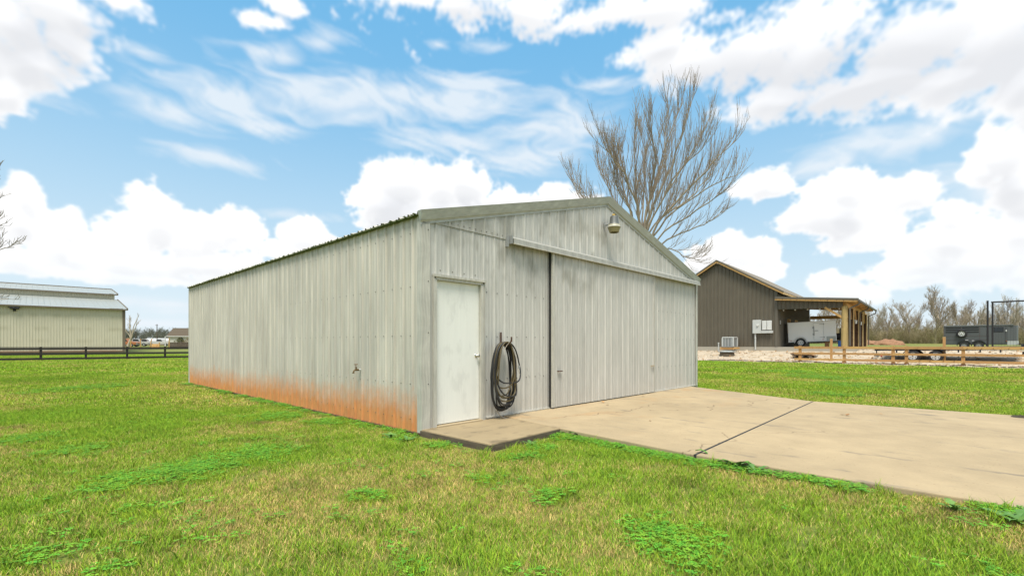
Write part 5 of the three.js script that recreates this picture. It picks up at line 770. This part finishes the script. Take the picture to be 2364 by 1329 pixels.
{ // the wood behind the yard
  const kinds = [[101, 11.5, 1], [102, 10, 0.8], [103, 12, 1.2], [104, 9, 0.7], [105, 11, 1]].map(([s, h, k]) => woodTree(s, h, k));
  const r = rng(61), protos = [];
  const mats = [M.twigTan, M.twigPale, M.twig, M.twigTan, M.twigPale];
  const label = 'bare grey tree in the wood beyond the limestone yard';
  const place = (px, d, k, s) => { const p = P(px, 0, d); p.y = height(p.x, p.z); let t; if (!protos[k]) { t = protos[k] = thing('woodland_tree', label, 'tree', p, r() * 6.28, 'trees of the wood behind the yard'); part('trunk', kinds[k][0], M.bark, t); part('crown', kinds[k][1], mats[k], t); } else t = copyOf(protos[k], p, r() * 6.28); t.scale.setScalar(s); return t; };
  for (const [px, s] of [[2045, 0.95], [2098, 1.0], [2160, 1.1], [2212, 1.05], [2258, 0.92], [2330, 0.95], [2020, 0.85], [2290, 0.8]]) place(px, 94 + 8 * r(), r() * 5 | 0, s * 0.84);
  for (let i = 0; i < 62; i++) place(1840 + 900 * (i + r()) / 62, 102 + 34 * r(), r() * 5 | 0, 0.58 + 0.27 * r());
  // undergrowth
  const brush = new Wood(), rb = rng(8); for (let k = 0; k < 26; k++) { const a = rb() * 6.28, pts = wander(rb, V((rb() - 0.5) * 1.4, -0.1, (rb() - 0.5) * 1.4), V(Math.cos(a) * 0.4, 1, Math.sin(a) * 0.4), 2.2 + 2.2 * rb(), 5, 0.4, 0.02); brush.limb(pts, 0.022, 0.008, 3); spray(brush, rb, pts, 0.015, { n: 7, n2: 3, len: 0.9, lift: 0.2, spread: 0.9, twigR: 0.010, levels: 2, wob: 0.4 }); }
  const im = new THREE.InstancedMesh(brush.geo(), plain(1, 1, 1, 1), 640), m = new THREE.Matrix4(), q4 = new THREE.Quaternion(), cc = new THREE.Color();
  for (let i = 0; i < 640; i++) { const px = 1800 + 1000 * r(), d = 96 + 40 * r(), p = P(px, 0, d); p.y = height(p.x, p.z); const s = 0.6 + 0.6 * r(); m.compose(p, q4.setFromAxisAngle(V(0, 1, 0), r() * 6.28), V(s * 1.3, s, s * 1.3)); im.setMatrixAt(i, m); const w = 0.75 + 0.5 * r(), g = r(); cc.setRGB(mix(0.38, 0.25, g) * w, mix(0.30, 0.225, g) * w, mix(0.19, 0.105, g) * w); im.setColorAt(i, cc); }
  im.name = 'undergrowth'; im.castShadow = im.receiveShadow = true; scene.add(tag(im, 'tan and olive undergrowth filling the wood beyond the yard', 'undergrowth', null, 'stuff'));
  // pale tree by the barn, and bare tree tops over the house
  { const p = P(300, 0, 100); p.y = height(p.x, p.z); const t = thing('pale_bare_tree', 'pale leafless tree standing at the corner of the cream barn', 'tree', p, 0); const rr = rng(18), T = new Wood(), C = new Wood();
    const tr = [V(-0.6, -0.2, 0), V(-0.35, 0.8, 0), V(0.1, 1.9, 0)]; T.limb(tr, 0.26, 0.2, 7);
    for (const [e, rad] of [[V(0.6, 3.1, 0.2), 0.1], [V(-1.5, 4.6, 0.4), 0.12], [V(-0.1, 6.6, 0), 0.14], [V(1.4, 6.9, -0.4), 0.13], [V(2.1, 5.4, 0.6), 0.1], [V(-0.9, 6.2, -0.7), 0.1]]) { const pts = new THREE.CatmullRomCurve3([tr[2], tr[2].clone().lerp(e, 0.5).add(V(0, 0.4, 0)), e]).getPoints(8); pts.forEach((v, i) => i && v.add(V((rr() - 0.5) * 0.2, 0, (rr() - 0.5) * 0.2))); T.limb(pts, rad, 0.03, 5); if (e.y > 4) spray(C, rr, pts, 0.05, { n: 9, n2: 4, len: 1.1, lift: 0.4, spread: 0.7, twigR: 0.02, levels: 2, wob: 0.35 }); }
    part('trunk', T.geo(), M.twigPale, t); part('crown', C.geo(), M.twigPale, t); }
  // far woods as one mass on the skyline
  const fr = new THREE.InstancedMesh(mergeGeometries([kinds[0][0], kinds[0][1]]), plain(1, 1, 1, 1), 330); let n = 0;
  for (let i = 0; i < 330; i++) { const px = i < 130 ? 120 + 420 * r() : -900 + 4300 * r(), d = i < 130 ? 250 + 110 * r() : 280 + 200 * r(), p = P(px, 0, d); p.y = height(p.x, p.z) - 0.3; const s = 0.55 + 0.4 * r(); m.compose(p, q4.setFromAxisAngle(V(0, 1, 0), r() * 6.28), V(s * 1.7, s, s * 1.7)); fr.setMatrixAt(i, m); const w = 0.8 + 0.4 * r(); cc.setRGB(0.17 * w, 0.175 * w, 0.145 * w); fr.setColorAt(i, cc); }
  fr.name = 'distant_wood'; fr.castShadow = fr.receiveShadow = true; scene.add(tag(fr, 'distant line of grey green woods on the skyline', 'wood', null, 'stuff'));
}
{ // heaps of red earth at the edge of the field
  const mound = (px, d, rx, h, rz, seed) => { const g = new THREE.SphereGeometry(1, 40, 14, 0, 6.284, 0, Math.PI / 2), p = g.attributes.position; for (let i = 0; i < p.count; i++) { const x = p.getX(i), y = p.getY(i), z = p.getZ(i), k = 1 + 0.35 * fbm3(x * 1.8 + seed, y * 1.8, z * 1.8, 4); p.setXYZ(i, x * rx * k, (y - 0.12) * h * (1 + 0.7 * fbm(x * 3 + seed, z * 3, 3, 4)), z * rz * k); } g.computeVertexNormals(); const o = P(px, 0, d); o.y = height(o.x, o.z); const m = part('dirt_mound', setUV(g, 0.5), rx < 1 ? M.soil : M.dirt); m.position.copy(o); return m; };
  M.soil = plain(0.055, 0.045, 0.028, 1);
  M.dirt = std({ map: colTex(256, 256, (u, v, c) => { const k = 1 + 0.7 * tiled(u, v, 14, 14, 4) ; c[0] = 0.27 * k; c[1] = 0.145 * k; c[2] = 0.08 * k; }), roughness: 1 });
  tag(mound(2052, 84, 2.6, 1.05, 2, 2), 'heap of red earth in front of the wood', 'mound', null, 'structure');
  tag(mound(2010, 86, 2.2, 0.8, 2, 5), 'low heap of red earth behind the porch posts', 'mound', null, 'structure');
  tag(mound(2358, 7.85, 0.16, 0.07, 0.14, 9), 'small dark ant mound beside the driveway', 'mound', null, 'structure');
}
// ---------------------------------------------------------------- lawn grass and clover
{
  const blade = (pos, col, r, x, z, h, w, c) => { const a = r() * 6.283, b = r() * 6.283, ln = h * (0.25 + 0.75 * r()), dx = Math.cos(a) * w / 2, dz = Math.sin(a) * w / 2, tx = Math.cos(b) * ln, tz = Math.sin(b) * ln, m = 0.55; const v = [[x - dx, 0, z - dz], [x + dx, 0, z + dz], [x + tx * 0.35 + dx * 0.7, h * m, z + tz * 0.35 + dz * 0.7], [x + tx * 0.35 - dx * 0.7, h * m, z + tz * 0.35 - dz * 0.7], [x + tx, h, z + tz]]; for (const k of [0, 1, 2, 0, 2, 3, 3, 2, 4]) { pos.push(...v[k]); col.push(...c); } };
  const tuft = (seed, n, R, h, w, tan) => { const r = rng(seed), pos = [], col = []; for (let i = 0; i < n; i++) { const a = r() * 6.283, u = Math.sqrt(r()) * R, t = r() < tan, k = 0.65 + 0.7 * r(), y = r(); const c = t ? [0.56 * k, 0.42 * k, 0.14 * k] : [mix(0.165, 0.335, y) * k, mix(0.33, 0.395, y) * k, 0.022 * k]; blade(pos, col, r, Math.cos(a) * u, Math.sin(a) * u, h * (0.45 + 0.8 * r()) * (t ? 0.8 : 1), w * (0.7 + 0.6 * r()), c); } const g = new THREE.BufferGeometry(); g.setAttribute('position', new THREE.Float32BufferAttribute(pos, 3)); g.setAttribute('color', new THREE.Float32BufferAttribute(col, 3)); g.computeVertexNormals(); return g; };
  const lawnOK = (x, z, pad) => { const s = inShed(x, z); if (s[0] > -0.03 - pad * 0.4 && s[0] < SWD + pad * 0.5 && s[1] < 0.02 + pad * 0.3 && s[1] > -SL - pad) return false; if (inPoly(drive, ...s) || inPoly(STEP, ...s)) return false; for (let i = 0; i + 1 < drive.length; i++) if (segDist(s, drive[i], drive[i + 1]) < pad * 0.55) return false; if (s[0] < 1.7 && s[1] < 1.45 && s[0] > -0.2 && s[1] > -0.1) for (let i = 0; i < 3; i++) if (segDist(s, STEP[i], STEP[i + 1]) < pad * 0.95) return false; return grav(x, z) < 0.15; };
  const gm = std({ vertexColors: true, roughness: 1 }), r = rng(71), m = new THREE.Matrix4(), q = new THREE.Quaternion(), Y = V(0, 1, 0), cc = new THREE.Color();
  const bins = [];
  const kinds = [[0.07, 0.044], [0.30, 0.040], [0.60, 0.036]];
  kinds.forEach(([tan, h], k) => bins.push({ g: tuft(200 + k, 230, 0.13, h, 0.0042, tan), list: [] }));
  kinds.forEach(([tan, h], k) => bins.push({ g: tuft(210 + k, 210, 0.30, h * 1.15, 0.010, tan), list: [] }));
  kinds.forEach(([tan, h], k) => bins.push({ g: tuft(220 + k, 230, 0.7, h * 1.4, 0.03, tan), list: [] }));
  const put = (x, z, set, pad) => { if (!lawnOK(x, z, pad)) return; const k = dry(x, z) + 0.25 * (r() - 0.5), c = clover(x, z); const kind = k > 0.60 ? 2 : k > 0.36 ? 1 : 0; const b = bins[set * 3 + (c > 0.2 ? 0 : kind)], w = 0.85 + 0.3 * r(), s = 0.85 + 0.35 * r(); b.list.push([x, z, s, w, k]); };
  const cover = (z0, z1, per, set, pad) => { for (let d = z0; d < z1; d += 0) { const step = Math.sqrt(1 / per); for (let x = -1.12 * d - 0.6; x < 1.12 * d + 0.6; x += step) put(x + (r() - 0.5) * step, -d - (r() - 0.5) * step, set, pad); d += step; } };
  cover(2.2, 9.5, 46, 0, 0.13); cover(9.5, 20, 12, 1, 0.28); cover(20, 58, 2.6, 2, 0.55);
  bins.push({ g: tuft(240, 26, 0.05, 0.085, 0.005, 0.18), list: [] });                 // longer tufts the mower missed
  for (let i = 0; i < 1500; i++) { const d = 2.3 + 9 * r(), x = (r() * 2 - 1) * 1.12 * d; if (fbm(x * 0.9, -d * 0.9, 55, 3) > -0.05 && lawnOK(x, -d, 0.09)) bins[9].list.push([x, -d, 0.6 + 0.7 * r(), 0.8 + 0.3 * r(), 0.2]); }
  for (const b of bins) { const im = new THREE.InstancedMesh(b.g, gm, b.list.length); b.list.forEach(([x, z, s, w, k], i) => { m.compose(V(x, height(x, z), z), q.setFromAxisAngle(Y, hash(x, z) * 6.283), V(s, s, s)); im.setMatrixAt(i, m); const dk = 1 - 0.42 * sstep(fbm(x * 1.1, z * 1.1, 33, 4), 0.2, 0.42); cc.setRGB(w * dk * mix(0.85, 1.05, k), w * dk, w * dk * mix(0.9, 1.1, k)); im.setColorAt(i, cc); }); im.name = numbered('lawn_grass'); im.castShadow = im.receiveShadow = true; scene.add(tag(im, 'short mown grass, green and straw coloured, covering the lawn', 'grass', null, 'stuff')); }
  // clover: three leaflets on a stalk
  const leafy = (seed, n, R, s, hue) => { const rr = rng(seed), pos = [], col = []; for (let i = 0; i < n; i++) { const a = rr() * 6.283, u = Math.sqrt(rr()) * R, x = Math.cos(a) * u, z = Math.sin(a) * u, h = 0.016 + 0.022 * rr(), k = 0.55 + 0.75 * rr(), c = [mix(0.08, 0.18, rr()) * k * hue, 0.335 * k, 0.018 * k], b = rr() * 6.283; for (let l = 0; l < 3; l++) { const t = b + l * 2.094 + 0.3 * rr(), L = s * (0.8 + 0.5 * rr()), ux = Math.cos(t), uz = Math.sin(t), vx = -uz, vz = ux, dr = -0.25 + 0.7 * rr(); const A = [x, h, z], B = [x + ux * L * 0.6 + vx * L * 0.42, h + L * 0.3 * dr, z + uz * L * 0.6 + vz * L * 0.42], C = [x + ux * L, h + L * 0.5 * dr, z + uz * L], D = [x + ux * L * 0.6 - vx * L * 0.42, h + L * 0.3 * dr, z + uz * L * 0.6 - vz * L * 0.42]; for (const v of [A, B, C, A, C, D]) { pos.push(...v); col.push(...c); } } } const g = new THREE.BufferGeometry(); g.setAttribute('position', new THREE.Float32BufferAttribute(pos, 3)); g.setAttribute('color', new THREE.Float32BufferAttribute(col, 3)); g.computeVertexNormals(); return g; };
  const spots = []; const rr = rng(90);
  for (const [cx, cz, rx, rz] of patches) { const n = Math.min(5200, Math.ceil(rx * rz * 4 * 330 * (cz < -9 ? 0.5 : 1))); for (let i = 0; i < n; i++) { const x = cx + (rr() * 2 - 1) * rx * 1.1, z = cz + (rr() * 2 - 1) * rz * 1.1; if (clover(x, z) > 0.0 + 1.0 * rr() && lawnOK(x, z, 0.06)) spots.push([x, z]); } }
  for (let i = 0; i < 2600; i++) { const d = 2.3 + 8 * rr(), x = (rr() * 2 - 1) * 1.1 * d, z = -d; if (fbm(x * 1.1, z * 1.1, 4.4, 3) > 0.9 * rr() - 0.05 && lawnOK(x, z, 0.06)) spots.push([x, z]); }
  for (let i = 0; i < 900; i++) { const t = rr(), e = rr() < 0.55 ? fromShed(-0.06 - 0.3 * rr() * rr(), -t * SL) : (() => { const a = rr() < 0.5 ? [N1, J1] : [J1, N3a], f = rr(), s = 0.05 + 0.25 * rr() * rr(); return fromShed(mix(a[0][0], a[1][0], f) - s, mix(a[0][1], a[1][1], f)); })(); if (lawnOK(e.x, e.z, 0.03) && n3(e.x * 1.7, 3, e.z * 1.7) > -0.15) spots.push([e.x, e.z]); }
  const cl = new THREE.InstancedMesh(leafy(300, 15, 0.075, 0.0135, 1), std({ vertexColors: true, roughness: 1 }), spots.length);
  spots.forEach(([x, z], i) => { const s = 0.8 + 0.6 * rr() + (z < -9 ? 0.4 : 0); m.compose(V(x, height(x, z), z), q.setFromAxisAngle(Y, rr() * 6.283), V(s, 0.85 + 0.4 * rr() + (z < -9 ? 0.3 : 0), s)); cl.setMatrixAt(i, m); const w = 0.8 + 0.4 * rr(); cc.setRGB(w, w, w); cl.setColorAt(i, cc); });
  cl.name = 'clover'; cl.castShadow = cl.receiveShadow = true; scene.add(tag(cl, 'bright green clover spreading in patches through the lawn', 'clover', null, 'stuff'));

  // broad-leaved weeds at the edge of the concrete
  const leaf = (seed) => { const k = rng(seed), pos = [], n = 7, pt = (i, s) => { const t = i / n, w = 0.16 * Math.sin(Math.PI * Math.pow(t, 0.75)) * (1 + 0.55 * (i % 2 ? 1 : -0.6)) * (0.85 + 0.3 * k()); return [s * w, 0.34 * Math.sin(t * 1.9) * (1 - 0.25 * t) + (s ? 0.025 : 0), t * 0.95]; }; for (let i = 0; i < n; i++) { const a = pt(i, 0), b = pt(i + 1, 0); for (const s of [-1, 1]) { const c = pt(i, s), d = pt(i + 1, s); for (const v of [a, c, b, b, c, d]) pos.push(...v); } } const g = new THREE.BufferGeometry(); g.setAttribute('position', new THREE.Float32BufferAttribute(pos, 3)); g.computeVertexNormals(); return clean(g); };
  const lg = [leaf(1), leaf(2), leaf(3)], lm = [std({ color: lin(0.10, 0.235, 0.03), roughness: 0.6 }), std({ color: lin(0.075, 0.19, 0.03), roughness: 0.6 }), std({ color: lin(0.13, 0.26, 0.045), roughness: 0.6 })];
  const weed = (px, py, size, n, seed, label) => { const k = rng(seed), p = G(px, py, 0.0), t = thing('broadleaf_weed', label, 'weed', p, k() * 6, 'weeds along the concrete edge'); for (let i = 0; i < n; i++) { const l = part('leaf', lg[i % 3], lm[(k() * 3) | 0], t); l.rotation.set(0, i * 2.4 + k(), 0); l.scale.setScalar(size * (0.7 + 0.6 * k())); l.scale.y *= 0.7 + 1.1 * k(); } };
  weed(1648, 1062, 0.15, 10, 1, 'upright leafy weed beside the driveway joint'); weed(1700, 1080, 0.17, 12, 2, 'big lobed weed spreading onto the driveway edge'); weed(1678, 1074, 0.13, 9, 3, 'dark low weed between the two larger driveway weeds'); weed(1745, 1092, 0.12, 9, 4, 'smaller weed at the trailing end of the weed clump'); weed(1930, 1128, 0.10, 7, 5, 'rounded weed alone on the driveway edge'); weed(2205, 1180, 0.11, 8, 6, 'flat weed beside the slab near the ant mound side'); weed(2345, 1208, 0.16, 12, 7, 'thick weed where the driveway edge leaves the picture');
  weed(1312, 1003, 0.15, 11, 8, 'weed tuft at the inner corner of step and driveway'); weed(1340, 1010, 0.13, 9, 9, 'low weed along the driveway near the step'); weed(905, 1012, 0.15, 10, 10, 'weed growing against the clay stained wall by the corner'); weed(940, 1020, 0.13, 9, 11, 'weed at the shed corner beside the step'); weed(1225, 1028, 0.12, 9, 12, 'weed against the long side of the step');
  // a few fallen leaves on the concrete
  const lf = new THREE.BufferGeometry(); lf.setAttribute('position', new THREE.Float32BufferAttribute([0, 0.004, 0, 0.02, 0.012, 0.03, 0, 0.018, 0.07, 0, 0.004, 0, 0, 0.018, 0.07, -0.02, 0.014, 0.03], 3)); lf.computeVertexNormals();
  [[1500, 971, 0], [1372, 925, 1], [1395, 930, 2], [1825, 942, 3], [1940, 957, 4], [1955, 960, 5], [2040, 957, 6], [1405, 935, 7], [1480, 915, 8]].forEach(([px, py, k]) => { const p = G(px, py, slabY); p.y = slabY(p.x, p.z) + 0.003; const o = part('fallen_leaf', clean(lf.clone()), k % 2 ? M.cedar2 : M.cedar); o.position.copy(p); o.rotation.y = k * 1.7; o.scale.setScalar(1 + 0.3 * (k % 3)); tag(o, 'small brown fallen leaf lying on the tan driveway', 'leaf', 'fallen leaves on the driveway'); });
}
renderer.render(scene, camera);
